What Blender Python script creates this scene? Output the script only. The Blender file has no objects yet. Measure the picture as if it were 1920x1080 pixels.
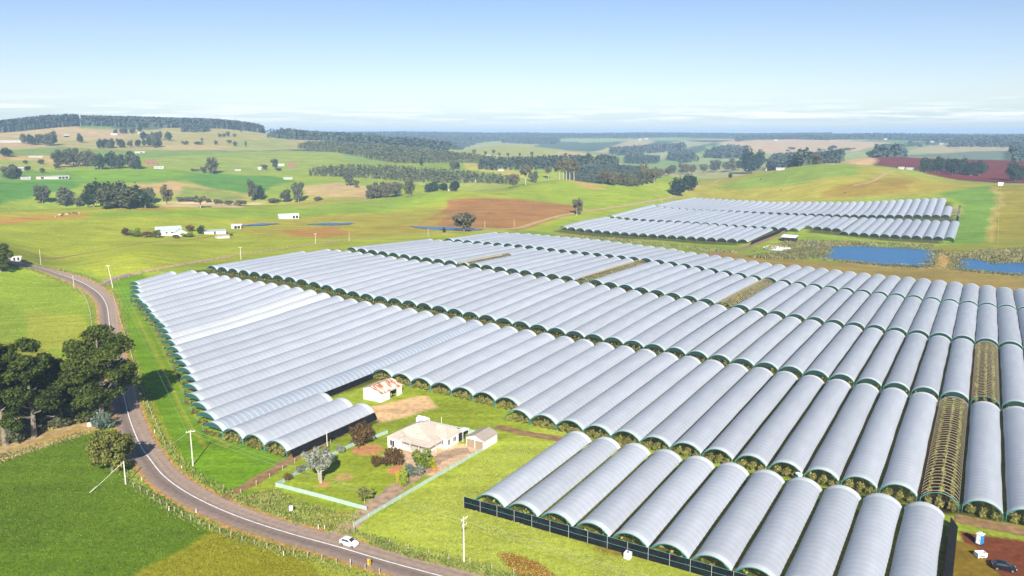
import bpy, math, random
import numpy as np
R = math.radians
C = bpy.context.scene.collection
SC = bpy.context.scene

# ---------------------------------------------------------------- camera, sky, sun, exposure
CAM_H, FPX, HZ = 80.0, 1480.0, 250.0            # drone height, focal length in photo pixels, horizon row
PITCH = math.atan((540 - HZ) / FPX)
cam_d = bpy.data.cameras.new("camera")
cam_d.sensor_width = 36.0
cam_d.lens = 36.0 * FPX / 1920.0
cam_d.clip_start, cam_d.clip_end = 1.0, 60000.0
cam = bpy.data.objects.new("camera", cam_d)
C.objects.link(cam)
cam.location = (0, 0, CAM_H)
cam.rotation_euler = (math.pi / 2 - PITCH, 0, 0)
SC.camera = cam

SUN_EL, SUN_AZ = R(31.0), R(176.0)               # azimuth clockwise from +Y: the sun stands behind the drone
world = bpy.data.worlds.new("World")
SC.world = world
world.use_nodes = True
wn, wl = world.node_tree.nodes, world.node_tree.links
wn.clear()
w_out = wn.new("ShaderNodeOutputWorld")
w_bg = wn.new("ShaderNodeBackground")
w_sky = wn.new("ShaderNodeTexSky")
w_sky.sky_type = 'NISHITA'
w_sky.sun_disc = False
w_sky.sun_elevation = SUN_EL
w_sky.sun_rotation = SUN_AZ
w_sky.altitude = 200.0
w_sky.air_density = 1.0
w_sky.dust_density = 0.25
w_sky.ozone_density = 1.6
w_bg.inputs['Strength'].default_value = 0.070
# thin bank of cloud low over the horizon: noise on the view direction, kept to a narrow band of elevation
w_tc = wn.new("ShaderNodeTexCoord")
w_sep = wn.new("ShaderNodeSeparateXYZ")
wl.new(w_tc.outputs['Generated'], w_sep.inputs[0])
w_map = wn.new("ShaderNodeMapping")
w_map.inputs['Scale'].default_value = (7.0, 7.0, 130.0)
wl.new(w_tc.outputs['Generated'], w_map.inputs[0])
w_noise = wn.new("ShaderNodeTexNoise")
w_noise.inputs['Scale'].default_value = 1.6
w_noise.inputs['Detail'].default_value = 7.0
w_noise.inputs['Roughness'].default_value = 0.6
wl.new(w_map.outputs[0], w_noise.inputs['Vector'])
w_band = wn.new("ShaderNodeValToRGB")            # where cloud can stand, by sine of elevation
cr = w_band.color_ramp
cr.elements[0].position, cr.elements[0].color = 0.010, (0, 0, 0, 1)
cr.elements[1].position, cr.elements[1].color = 0.044, (0, 0, 0, 1)
e = cr.elements.new(0.019); e.color = (1, 1, 1, 1)
e = cr.elements.new(0.029); e.color = (0.55, 0.55, 0.55, 1)
wl.new(w_sep.outputs['Z'], w_band.inputs[0])
w_thr = wn.new("ShaderNodeMapRange")
w_thr.inputs['From Min'].default_value, w_thr.inputs['From Max'].default_value = 0.46, 0.60
wl.new(w_noise.outputs[0], w_thr.inputs['Value'])
w_mul = wn.new("ShaderNodeMath"); w_mul.operation = 'MULTIPLY'
wl.new(w_band.outputs[0], w_mul.inputs[0]); wl.new(w_thr.outputs[0], w_mul.inputs[1])
w_mix = wn.new("ShaderNodeMixRGB")
w_mix.inputs['Color2'].default_value = (9.6, 9.7, 9.9, 1)
wl.new(w_mul.outputs[0], w_mix.inputs[0])
w_tint = wn.new("ShaderNodeMixRGB"); w_tint.blend_type = 'MULTIPLY'; w_tint.inputs[0].default_value = 1.0
w_tr = wn.new("ShaderNodeValToRGB")              # clean cool air low down, a little deeper blue higher up
tr_ = w_tr.color_ramp
tr_.elements[0].position, tr_.elements[0].color = 0.0, (0.74, 0.84, 1.06, 1)
tr_.elements[1].position, tr_.elements[1].color = 0.30, (0.62, 0.74, 0.86, 1)
for p_, c_ in ((0.018, (0.66, 0.76, 1.0, 1)), (0.028, (0.76, 0.82, 1.0, 1)), (0.05, (0.86, 0.86, 1.0, 1)), (0.11, (0.85, 0.84, 0.98, 1))):
    e = tr_.elements.new(p_); e.color = c_
wl.new(w_sep.outputs['Z'], w_tr.inputs[0]); wl.new(w_tr.outputs[0], w_tint.inputs['Color2'])
wl.new(w_sky.outputs[0], w_tint.inputs['Color1'])
wl.new(w_tint.outputs[0], w_mix.inputs['Color1'])
wl.new(w_mix.outputs[0], w_bg.inputs['Color'])
wl.new(w_bg.outputs[0], w_out.inputs['Surface'])

sun_d = bpy.data.lights.new("sun", 'SUN')
sun_d.energy, sun_d.angle, sun_d.color = 5.0, R(0.5), (1.0, 0.95, 0.85)
sun = bpy.data.objects.new("sun", sun_d)
C.objects.link(sun)
sun.location = (0, -300, 400)
sun.rotation_euler = (math.pi / 2 - SUN_EL, 0, math.pi - SUN_AZ)   # lamp shines along -Z; tilted towards +Y

SC.view_settings.view_transform = 'Standard'
SC.view_settings.look = 'None'
SC.view_settings.exposure = 0.85
SC.view_settings.gamma = 1.0
SC.render.engine = 'CYCLES'
SC.cycles.use_denoising = True
SC.cycles.max_bounces = 6
SC.cycles.diffuse_bounces = 3
SC.cycles.transparent_max_bounces = 6
SC.cycles.volume_bounces = 0
GK = 0.66        # albedo of a sunlit level surface relative to how bright the photograph shows it

# ---------------------------------------------------------------- small helpers
def lin(c):
    return tuple(((v / 255.0) / 12.92 if v / 255.0 <= 0.04045 else (((v / 255.0) + 0.055) / 1.055) ** 2.4) for v in c)
def alb(c, k=None):
    k = GK if k is None else k
    return tuple(max(0.004, min(0.85, v * k)) for v in lin(c)) + (1.0,)

def albg(c):
    """grass and soil: the photograph's greens lean to yellow"""
    r, g, b = lin(c); return (min(.8, r * GK * 1.14), min(.8, g * GK * 1.01), max(.006, b * GK * .86))

def tag(o, label=None, cat=None, group=None, kind=None):
    if label: o['label'] = label
    if cat: o['category'] = cat
    if group: o['group'] = group
    if kind: o['kind'] = kind
    return o

def empty(name, loc, rz=0.0, scale=None):
    o = bpy.data.objects.new(name, None)
    C.objects.link(o)
    o.empty_display_size = 0.5
    o.location = loc
    o.rotation_euler = (0, 0, rz)
    if scale: o.scale = scale
    return o

def mesh_data(name, V, F, mats, mi=None, smooth=False):
    me = bpy.data.meshes.new(name)
    V = np.asarray(V, np.float32).reshape(-1, 3)
    if isinstance(F, np.ndarray):
        n, k = F.shape
        me.vertices.add(len(V)); me.vertices.foreach_set('co', V.ravel())
        me.loops.add(n * k); me.loops.foreach_set('vertex_index', F.astype(np.int32).ravel())
        me.polygons.add(n); me.polygons.foreach_set('loop_start', np.arange(0, n * k, k, dtype=np.int32))
        me.update(calc_edges=True)
    else:
        me.from_pydata(V.tolist(), [], F)
    for m in (mats if isinstance(mats, (list, tuple)) else [mats]):
        me.materials.append(m)
    if mi is not None:
        me.polygons.foreach_set('material_index', np.asarray(mi, np.int32))
    if smooth:
        me.polygons.foreach_set('use_smooth', np.ones(len(me.polygons), bool))
    me.update()
    return me

def put(name, me, parent=None, loc=None, rz=None, scale=None):
    o = bpy.data.objects.new(name, me)
    C.objects.link(o)
    if parent is not None: o.parent = parent
    if loc is not None: o.location = loc
    if rz is not None: o.rotation_euler = (0, 0, rz)
    if scale is not None: o.scale = scale
    return o

def copy_tree(o, parent=None):
    c = o.copy()
    C.objects.link(c)
    c.parent = parent
    for ch in KIDS.get(o.name, []):
        copy_tree(ch, c)
    return c
KIDS = {}
def note_kids(o):
    KIDS[o.name] = list(o.children)
    for ch in o.children: note_kids(ch)

class MB:
    """collects simple shapes into ONE mesh"""
    def __init__(s): s.V, s.F, s.M = [], [], []
    def add(s, V, F, m=0):
        b = len(s.V); s.V += [tuple(v) for v in V]
        s.F += [tuple(i + b for i in f) for f in F]; s.M += [m] * len(F)
        return s
    def box(s, c, d, m=0, rz=0.0, taper=1.0):
        ca, sa = math.cos(rz), math.sin(rz); V = []
        for z, k in ((-.5, 1.0), (.5, taper)):
            for x, y in ((-.5, -.5), (.5, -.5), (.5, .5), (-.5, .5)):
                X, Y = x * d[0] * k, y * d[1] * k
                V.append((c[0] + X * ca - Y * sa, c[1] + X * sa + Y * ca, c[2] + z * d[2]))
        return s.add(V, [(3, 2, 1, 0), (4, 5, 6, 7), (0, 1, 5, 4), (1, 2, 6, 5), (2, 3, 7, 6), (3, 0, 4, 7)], m)
    def tube(s, P, r, n=6, m=0, caps=True):
        P = [np.array(p, float) for p in P]
        if not hasattr(r, '__len__'): r = [r] * len(P)
        V, F = [], []
        for k, p in enumerate(P):
            d = P[min(k + 1, len(P) - 1)] - P[max(k - 1, 0)]
            d /= (np.linalg.norm(d) + 1e-9)
            a = np.array([0, 0, 1.0]) if abs(d[2]) < 0.9 else np.array([1.0, 0, 0])
            x = np.cross(d, a); x /= np.linalg.norm(x); y = np.cross(d, x)
            for j in range(n):
                t = 2 * math.pi * j / n
                V.append(p + r[k] * (math.cos(t) * x + math.sin(t) * y))
        for k in range(len(P) - 1):
            for j in range(n):
                F.append((k * n + j, k * n + (j + 1) % n, (k + 1) * n + (j + 1) % n, (k + 1) * n + j))
        if caps:
            F.append(tuple(range(n - 1, -1, -1))); F.append(tuple((len(P) - 1) * n + j for j in range(n)))
        return s.add(V, F, m)
    def poly(s, V, m=0): return s.add(V, [tuple(range(len(V)))], m)
    def prism(s, P, axis_vec, m=0):
        n = len(P); a = np.array(axis_vec, float)
        V = [tuple(p) for p in P] + [tuple(np.array(p) + a) for p in P]
        F = [tuple(range(n - 1, -1, -1)), tuple(range(n, 2 * n))] + [(i, (i + 1) % n, n + (i + 1) % n, n + i) for i in range(n)]
        return s.add(V, F, m)
    def data(s, name, mats, smooth=False):
        return mesh_data(name, s.V, s.F, mats, s.M, smooth)
    def build(s, name, mats, parent=None, loc=None, rz=None, smooth=False):
        return put(name, s.data(name, mats, smooth), parent, loc, rz)

# ---------------------------------------------------------------- materials
def nodes_of(name):
    m = bpy.data.materials.new(name); m.use_nodes = True
    nt = m.node_tree
    return m, nt, nt.nodes['Principled BSDF'], nt.nodes['Material Output']

def mat_plain(name, rgba, rough=0.7, metal=0.0, var=0.18, scale=1.5, spec=0.3, bump=0.0):
    """one colour broken up by object-space noise"""
    m, nt, b, _ = nodes_of(name)
    N, L = nt.nodes, nt.links
    tc = N.new("ShaderNodeTexCoord"); no = N.new("ShaderNodeTexNoise")
    no.inputs['Scale'].default_value = scale; no.inputs['Detail'].default_value = 5
    L.new(tc.outputs['Object'], no.inputs['Vector'])
    mr = N.new("ShaderNodeMapRange")
    mr.inputs['To Min'].default_value, mr.inputs['To Max'].default_value = 1 - var, 1 + var
    mr.inputs['From Min'].default_value, mr.inputs['From Max'].default_value = 0.3, 0.7
    L.new(no.outputs[0], mr.inputs['Value'])
    mx = N.new("ShaderNodeVectorMath"); mx.operation = 'SCALE'
    mx.inputs[0].default_value = rgba[:3]
    L.new(mr.outputs[0], mx.inputs['Scale'])
    L.new(mx.outputs[0], b.inputs['Base Color'])
    b.inputs['Roughness'].default_value = rough
    b.inputs['Metallic'].default_value = metal
    b.inputs['Specular IOR Level'].default_value = spec
    if bump:
        bp = N.new("ShaderNodeBump"); bp.inputs['Strength'].default_value = bump
        L.new(no.outputs[0], bp.inputs['Height']); L.new(bp.outputs[0], b.inputs['Normal'])
    return m

def mat_leaf(name, dark, light, hue_noise=0.5, trans=0.25):
    """foliage: every leaf clump its own tone, broad lighter and darker patches, a little light through the leaf"""
    m, nt, b, out = nodes_of(name)
    N, L = nt.nodes, nt.links
    geo = N.new("ShaderNodeNewGeometry"); oi = N.new("ShaderNodeObjectInfo")
    tc = N.new("ShaderNodeTexCoord"); no = N.new("ShaderNodeTexNoise")
    no.inputs['Scale'].default_value = hue_noise; no.inputs['Detail'].default_value = 3
    L.new(tc.outputs['Object'], no.inputs['Vector'])
    a = N.new("ShaderNodeMath"); a.operation = 'MULTIPLY_ADD'
    L.new(geo.outputs['Random Per Island'], a.inputs[0]); a.inputs[1].default_value = 0.55
    L.new(no.outputs[0], a.inputs[2])
    a2 = N.new("ShaderNodeMath"); a2.operation = 'MULTIPLY_ADD'
    L.new(oi.outputs['Random'], a2.inputs[0]); a2.inputs[1].default_value = 0.25
    L.new(a.outputs[0], a2.inputs[2])
    mr = N.new("ShaderNodeMapRange")
    mr.inputs['From Min'].default_value, mr.inputs['From Max'].default_value = 0.45, 1.25
    L.new(a2.outputs[0], mr.inputs['Value'])
    mx = N.new("ShaderNodeMixRGB")
    mx.inputs['Color1'].default_value, mx.inputs['Color2'].default_value = dark, light
    L.new(mr.outputs[0], mx.inputs[0])
    L.new(mx.outputs[0], b.inputs['Base Color'])
    b.inputs['Roughness'].default_value = 0.75
    b.inputs['Specular IOR Level'].default_value = 0.15
    tr = N.new("ShaderNodeBsdfTranslucent"); L.new(mx.outputs[0], tr.inputs['Color'])
    ms = N.new("ShaderNodeMixShader"); ms.inputs[0].default_value = trans
    L.new(b.outputs[0], ms.inputs[1]); L.new(tr.outputs[0], ms.inputs[2])
    L.new(ms.outputs[0], out.inputs['Surface'])
    return m

# ---------------------------------------------------------------- terrain: one height function, everything stands on it
TH = R(59.1)
AX = np.array([math.cos(TH), math.sin(TH)])      # along the tunnels
BX = np.array([math.sin(TH), -math.cos(TH)])     # across the tunnels
PW, V0 = 8.0594, -356.767                        # tunnel spacing and where line number 0 runs
def UV(u, v): return u * AX + v * BX
def VI(i): return V0 + PW * i

def raydir(px, py):
    x, y = (px - 960) / FPX, -(py - 540) / FPX
    return np.array([x, math.cos(PITCH) + y * math.sin(PITCH), -math.sin(PITCH) + y * math.cos(PITCH)])

ctrl = []                                        # (x, y, z)
def c_grid(i, u, z):
    p = UV(u, VI(i)); ctrl.append((p[0], p[1], z))
def c_view(px, py, D):
    r = raydir(px, py); h = math.hypot(r[0], r[1]); ctrl.append((r[0] / h * D, r[1] / h * D, CAM_H + r[2] / h * D))
def c_dir(px, D, z):
    r = raydir(px, 300); h = math.hypot(r[0], r[1]); ctrl.append((r[0] / h * D, r[1] / h * D, z))
for i, u, z in [(2, 267, 9.0), (6, 267, 8.8), (10, 266, 8.0), (14, 270, 5.6), (18, 269, 4.8), (22, 268, 3.4), (27, 266, 1.6), (33, 266, 0.5), (40, 268, -0.5), (47, 268, -1.0),
                (3, 359, 8.8), (7, 358, 8.4), (11, 357, 7.4), (15, 355, 6.8), (19, 353, 5.8), (24, 354, 4.5), (30, 355, 1.5), (37, 356, -2.0), (46, 357, -3.0),
                (4, 454, 4.6), (8, 450, 4.6), (12, 449, 4.7), (16, 447, 3.9), (20, 444, 3.4), (25, 442, 2.2), (31, 440, -1.5), (38, 440, -4.0), (47, 442, -5.0),
                (1, 228, 6.0), (4, 214, 5.3), (8, 197, 3.2), (12, 181, 2.1), (16, 163, 1.1), (20, 143, 0.8), (26, 130, 0.4), (8, 240, 5.5), (16, 220, 2.8),
                (24, 191, 0.8), (28, 189, 0.4), (32, 183, 0.0), (40, 183, 0.0), (47, 185, 0.0), (34, 133, 0.0), (44, 134, 0.0), (44, 178, 0.0),
                (29, 150, 0.0), (26, 165, 0.4), (30, 112, 0.0), (26, 100, 0.0), (36, 100, 0.0), (24, 112, 0.0), (-6, 225, 5.0), (-8, 180, 3.0), (4, 140, 1.0),
                (14, 100, 0.5), (50, 100, 0), (56, 180, 0), (56, 260, -1.5), (56, 350, -4), (56, 450, -6), (-4, 300, 7.0), (-10, 360, 5.0), (-14, 260, 4.5),
                (8, 515, 2.5), (15, 513, 2.0), (25, 505, -1.0), (33, 500, -4.5), (40, 512, -6.5), (47, 512, -8.0),
                (38, 560, -8.5), (45, 570, -8.5), (52, 560, -8.5), (30, 565, -6.5), (38, 640, -8.0), (46, 640, -8.0), (54, 650, -7.5),
                (5, 600, -3.5), (12, 600, -5.0), (20, 602, -5.5), (25, 640, -5.5), (28, 720, -5.0), (36, 715, -6.5), (42, 715, -6.5), (5, 714, -3.5), (14, 714, -4.5), (22, 714, -5.0),
                (6, 842, -2.5), (16, 842, -4.5), (26, 842, -4.5), (34, 845, -4.0), (40, 850, -3.0), (7, 974, -2.0), (18, 974, -2.5), (28, 974, 1.0), (34, 974, 5.0), (38, 974, 8.0),
                (48, 700, -6.5), (48, 850, -2.0), (50, 970, 7.0)]:
    c_grid(i, u, z)
for px, D, z in [(-300, 130, 0), (300, 90, 0), (960, 90, 0), (1600, 90, 0), (2300, 130, 0), (-700, 300, 2), (2700, 300, 0), (-700, 800, 2), (2700, 800, 2), (-700, 2000, 50), (2700, 2000, 10),
                 (300, 50, 0), (960, 40, 0), (1600, 50, 0), (-300, 55, 0), (2300, 55, 0),
                 (60, 970, -12), (200, 970, -14), (330, 985, -12), (450, 990, -12), (560, 990, -8), (850, 1060, -4), (720, 1020, 0), (1060, 1230, -6), (1180, 1230, -8), (1530, 1470, 8), (1400, 1450, 2),
                 (1750, 1980, 4), (1900, 1980, 2), (0, 3400, 20), (300, 3500, 30), (480, 3600, 20), (640, 3000, 8), (930, 3300, 4), (1200, 1900, -6), (800, 2900, 4), (1650, 1480, 8)]:
    c_dir(px, D, z)
for px, py, D in [(-250, 470, 520), (0, 470, 520), (250, 470, 510), (0, 425, 680), (250, 425, 680), (480, 425, 690), (650, 425, 690), (-250, 395, 830), (0, 393, 840), (200, 389, 870), (330, 386, 880), (450, 386, 885), (600, 377, 930), (740, 375, 935),
                  (0, 372, 1060), (200, 366, 1080), (400, 372, 1065), (600, 366, 1060), (-250, 345, 1160), (0, 345, 1160), (200, 345, 1160), (400, 345, 1180), (600, 345, 1180),
                  (-250, 318, 1330), (0, 318, 1330), (200, 318, 1330), (400, 318, 1350), (600, 318, 1380), (0, 295, 1550), (200, 295, 1550), (400, 292, 1600), (600, 290, 1700),
                  (-250, 270, 1900), (0, 270, 1900), (200, 270, 1900), (400, 268, 1950), (600, 271, 2100), (0, 254, 2200), (200, 251, 2250), (400, 252, 2300), (600, 263, 2300),
                  (-200, 262, 2330), (0, 250, 2330), (160, 239, 2400), (250, 240, 2450), (400, 242, 2500), (500, 251, 2500), (-200, 262, 2500), (0, 249, 2500), (70, 239, 2550), (160, 236.5, 2600), (300, 239, 2650), (420, 243, 2650), (480, 250, 2680), (530, 256, 2700),
                  (850, 357, 940), (770, 367, 930), (930, 362, 930), (800, 345, 1180), (700, 318, 1350), (850, 318, 1350), (950, 330, 1250), (700, 300, 1550), (900, 300, 1600), (650, 278, 1900), (750, 284, 1850), (850, 290, 1850),
                  (650, 263, 2300), (780, 271, 2400), (930, 272, 2500), (1060, 283, 2400), (850, 280, 2400), (800, 259, 4500), (600, 258, 4500), (1000, 262, 4500),
                  (1060, 336, 1050), (1000, 346, 1020), (1120, 341, 1040), (1190, 350, 1010), (1060, 365, 930), (940, 385, 830), (1060, 390, 830), (1060, 412, 745), (940, 410, 735), (820, 410, 735), (800, 390, 840),
                  (1100, 320, 1400), (1100, 300, 1750), (1200, 300, 2600), (1250, 276, 3300), (1200, 263, 4500), (1200, 355, 1000), (1230, 335, 1120),
                  (1260, 362, 1050), (1300, 350, 1120), (1400, 330, 1200), (1530, 307, 1290), (1530, 340, 1090), (1650, 350, 1050), (1650, 315, 1340), (1750, 337, 1200), (1850, 346, 1130), (1950, 350, 1100),
                  (1700, 296, 1760), (1750, 318, 1430), (1850, 334, 1310), (1950, 338, 1300), (1850, 301, 1750), (1950, 305, 1700), (1620, 300, 1650), (1450, 291, 2600), (1350, 277, 3300), (1600, 276, 3000), (1800, 286, 2700), (1950, 286, 2700),
                  (1700, 262, 4000), (1400, 261, 4500), (1900, 263, 4000)] + [(px, 252.5, 7000) for px in range(-200, 2200, 300)] + [(px, 251.0, 10500) for px in range(-200, 2200, 300)] + [(px, 254, 14500) for px in range(-200, 2200, 400)]:
    c_view(px, py, D)
ctrl = np.array(ctrl)
def warp(x, y):
    r = np.hypot(x, y) + 1e-6
    return np.stack([np.arctan2(x, y) * 1.6, np.log(r)], -1)
_cw = warp(ctrl[:, 0], ctrl[:, 1])
def _phi(d2): return np.sqrt(d2 + 0.06 ** 2)
_d2 = ((_cw[:, None] - _cw[None]) ** 2).sum(-1)
_Zm = ctrl[:, 2].mean()
_W = np.linalg.solve(_phi(_d2) - 1e-3 * np.eye(len(ctrl)), ctrl[:, 2] - _Zm)
def height(x, y):
    x = np.atleast_1d(np.asarray(x, float)); y = np.atleast_1d(np.asarray(y, float))
    sh = x.shape; w = warp(x.ravel(), y.ravel()); out = np.empty(len(w))
    for k in range(0, len(w), 20000):
        s = w[k:k + 20000]
        d2 = (s[:, None, 0] - _cw[None, :, 0]) ** 2 + (s[:, None, 1] - _cw[None, :, 1]) ** 2
        out[k:k + 20000] = _phi(d2) @ _W + _Zm
    r = np.hypot(x, y).ravel()
    far = np.clip((r - 1500) / 1500, 0, 1)        # small rolls far away
    out += far * 5.0 * np.sin(x.ravel() / 260.0 + 1.3 * np.sin(y.ravel() / 410.0)) * np.sin(y.ravel() / 330.0)
    X, Y = x.ravel(), y.ravel()
    out += np.clip((r - 900) / 500, 0, 1) * 1.6 * np.sin(X / 61.0 + 1.7 * np.sin(Y / 143.0)) * np.sin(Y / 83.0 + X / 190.0)
    for P, zp, lo, hi in POND_BED:                # ground dips to the water's edge
        s = np.nonzero((X > lo[0]) & (X < hi[0]) & (Y > lo[1]) & (Y < hi[1]))[0]
        if len(s) == 0: continue
        q = np.stack([X[s], Y[s]], 1)
        A, B = P, np.roll(P, -1, 0); ab = B - A
        t = np.clip(((q[:, None] - A) * ab).sum(-1) / ((ab ** 2).sum(-1) + 1e-9), 0, 1)
        d = np.sqrt((((A + t[..., None] * ab) - q[:, None]) ** 2).sum(-1)).min(1)
        ins = np.zeros(len(q), bool)
        for (xi, yi), (xj, yj) in zip(A, B):
            if yi != yj: ins ^= ((yi > q[:, 1]) != (yj > q[:, 1])) & (q[:, 0] < (xj - xi) * (q[:, 1] - yi) / (yj - yi) + xi)
        w_ = np.where(ins, 1.0, np.clip(1 - d / 14.0, 0, 1) ** 2)
        out[s] = out[s] * (1 - w_) + (zp - 0.5) * w_ + np.where(ins, -.8 * np.clip(d / 6, 0, 1), 0)
    return out.reshape(sh)
POND_BED = []
def h1(x, y): return float(height(x, y)[0])
_T = np.exp(np.linspace(math.log(40), math.log(15000), 900))
def hit(px, py, lift=0.0):
    """the point of the ground seen at a place of the photograph"""
    r = raydir(px, py); r = r / math.hypot(r[0], r[1])
    z = CAM_H + r[2] * _T - height(r[0] * _T, r[1] * _T) - lift
    b = np.nonzero(z <= 0)[0]
    if len(b) == 0 or b[0] == 0: t = _T[-1] if len(b) == 0 else _T[0]
    else:
        k = b[0]; t = _T[k - 1] + (_T[k] - _T[k - 1]) * z[k - 1] / (z[k - 1] - z[k])
    x, y = r[0] * t, r[1] * t
    return np.array([x, y, h1(x, y)])
PONDS = [([(1562, 459), (1600, 459), (1660, 463), (1745, 468), (1745, 478), (1738, 492), (1732, 500), (1650, 497), (1590, 490), (1548, 484), (1556, 474), (1554, 466)], "wide blue farm pond behind the tunnels"),
         ([(1798, 484), (1815, 483), (1850, 488), (1858, 493), (1900, 492), (1990, 497), (1990, 516), (1900, 514), (1850, 510), (1800, 504), (1806, 494)], "blue farm pond at the right edge of the photo"),
         ([(578, 418.6), (600, 418), (650, 418.6), (656, 420), (640, 421.6), (605, 421)], "thin blue pond in the far paddock"),
         ([(772, 424.5), (820, 425.5), (870, 428), (900, 430.5), (880, 431.5), (830, 429.5), (790, 427)], "narrow pond beside the brown ploughed field"),
         ([(1508, 455), (1530, 456), (1536, 459), (1520, 460)], "small pool among the reeds beside the white sand"),
         ([(440, 421), (480, 419.5), (514, 420), (512, 421.5), (470, 422.5)], "sliver of water beside the far farmhouse")]
_beds = []
for L_, lab in PONDS:
    P = np.array([hit(a, b)[:2] for a, b in L_]); z = float(np.mean(height(P[:, 0], P[:, 1])))
    _beds.append((P, z, P.min(0) - 15, P.max(0) + 15))
POND_BED += _beds
def depth_of(p): return p[1] * math.cos(PITCH) + (CAM_H - p[2]) * math.sin(PITCH)
def up_px(p, hp):
    """height in metres of something hp photo pixels tall standing at p"""
    return hp * depth_of(p) / FPX / max(0.5, math.cos(math.atan2(CAM_H - p[2], math.hypot(p[0], p[1]))))
def G3(u, v, dz=0.0):
    p = UV(u, v); return np.array([p[0], p[1], h1(p[0], p[1]) + dz])
# ---------------------------------------------------------------- ground: one sheet, paddocks coloured by field
def in_poly(X, Y, P):
    c = np.zeros(len(X), bool); n = len(P); j = n - 1
    for i in range(n):
        xi, yi, xj, yj = P[i][0], P[i][1], P[j][0], P[j][1]
        if yi != yj:
            c ^= ((yi > Y) != (yj > Y)) & (X < (xj - xi) * (Y - yi) / (yj - yi) + xi)
        j = i
    return c
def pxpoly(L): return [hit(a, b)[:2] for a, b in L]
def uvpoly(L): return [UV(a, b) for a, b in L]

GRASS = (158, 184, 66)
fields = []        # (polygon in world, photo colour, soft edge m)
def fpx(col, L): fields.append((pxpoly(L), col))
def fuv(col, L): fields.append((uvpoly(L), col))
# far hills first, near fields last
fpx((186, 184, 122), [(-60, 262), (160, 240), (300, 243), (480, 246), (600, 262), (620, 278), (480, 282), (300, 284), (120, 278), (-60, 285)])
fpx((205, 190, 146), [(-40, 250), (150, 241), (230, 246), (240, 262), (120, 262), (60, 258), (-40, 262)])
fpx((200, 186, 140), [(-40, 262), (40, 262), (90, 275), (-40, 280)])
fpx((205, 190, 140), [(300, 272), (370, 270), (430, 275), (400, 281), (320, 282)])
fpx((168, 184, 108), [(430, 262), (520, 262), (560, 275), (500, 280), (430, 276)])
fpx((140, 172, 88), [(-60, 284), (120, 276), (330, 283), (540, 281), (560, 290), (300, 300), (-60, 302)])
fpx((170, 186, 92), [(-60, 298), (110, 290), (110, 318), (0, 322), (-60, 322)])
fpx((204, 184, 128), [(-40, 290), (90, 292), (180, 312), (110, 313), (60, 300), (-40, 298)])
fpx((160, 184, 84), [(270, 298), (340, 292), (480, 285), (640, 284), (650, 300), (560, 322), (440, 325), (330, 322)])
fpx((122, 168, 62), [(-60, 322), (100, 322), (330, 318), (400, 325), (380, 332), (330, 340), (200, 342), (60, 350), (-60, 365)])
fpx((134, 182, 46), [(110, 321), (270, 318), (370, 322), (345, 331), (230, 338), (160, 338)])
fpx((104, 160, 60), [(340, 333), (400, 325), (500, 330), (560, 340), (520, 356), (440, 362), (380, 350)])
fpx((150, 182, 62), [(500, 352), (560, 340), (640, 338), (640, 350), (560, 362), (500, 366)])
fpx((100, 158, 58), [(-60, 344), (130, 336), (150, 350), (60, 372), (-60, 385)])
fpx((206, 184, 132), [(240, 346), (330, 339), (360, 346), (420, 360), (470, 372), (440, 380), (330, 366), (250, 360)])
fpx((150, 172, 80), [(330, 348), (400, 356), (460, 374), (400, 380), (330, 376)])
fpx((206, 188, 136), [(570, 350), (640, 342), (720, 352), (700, 372), (620, 374), (560, 366)])
fpx((176, 182, 84), [(470, 380), (560, 366), (700, 372), (700, 380), (560, 390)])
fpx((222, 202, 166), [(280, 381), (360, 377), (450, 383), (490, 378), (450, 389), (380, 388), (300, 389)])
fpx((150, 178, 72), [(640, 300), (700, 308), (860, 305), (940, 318), (920, 330), (760, 318), (640, 320)])
fpx((176, 188, 112), [(800, 285), (930, 271), (1060, 282), (1130, 292), (1110, 300), (960, 298), (860, 296)])
fpx((208, 190, 140), [(1050, 283), (1110, 288), (1090, 294), (1040, 290)])
fpx((160, 180, 96), [(640, 268), (740, 262), (770, 280), (700, 276)])
fpx((168, 186, 92), [(700, 322), (930, 335), (960, 350), (860, 356), (780, 345)])
fpx((196, 196, 104), [(860, 305), (960, 318), (1000, 330), (950, 332), (880, 318)])
fpx((70, 84, 58), [(1060, 318), (1150, 312), (1220, 325), (1140, 345), (1070, 338)])
fpx((206, 182, 140), [(1110, 316), (1150, 304), (1180, 310), (1140, 318)])
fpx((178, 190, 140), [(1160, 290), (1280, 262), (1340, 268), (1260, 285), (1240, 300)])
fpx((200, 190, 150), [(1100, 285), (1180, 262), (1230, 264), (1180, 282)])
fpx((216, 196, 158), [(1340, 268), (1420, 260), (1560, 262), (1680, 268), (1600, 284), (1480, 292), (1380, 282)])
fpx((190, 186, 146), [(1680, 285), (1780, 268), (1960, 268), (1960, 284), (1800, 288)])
fpx((120, 140, 118), [(1680, 292), (1820, 284), (1960, 282), (1960, 302), (1760, 297)])
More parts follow.
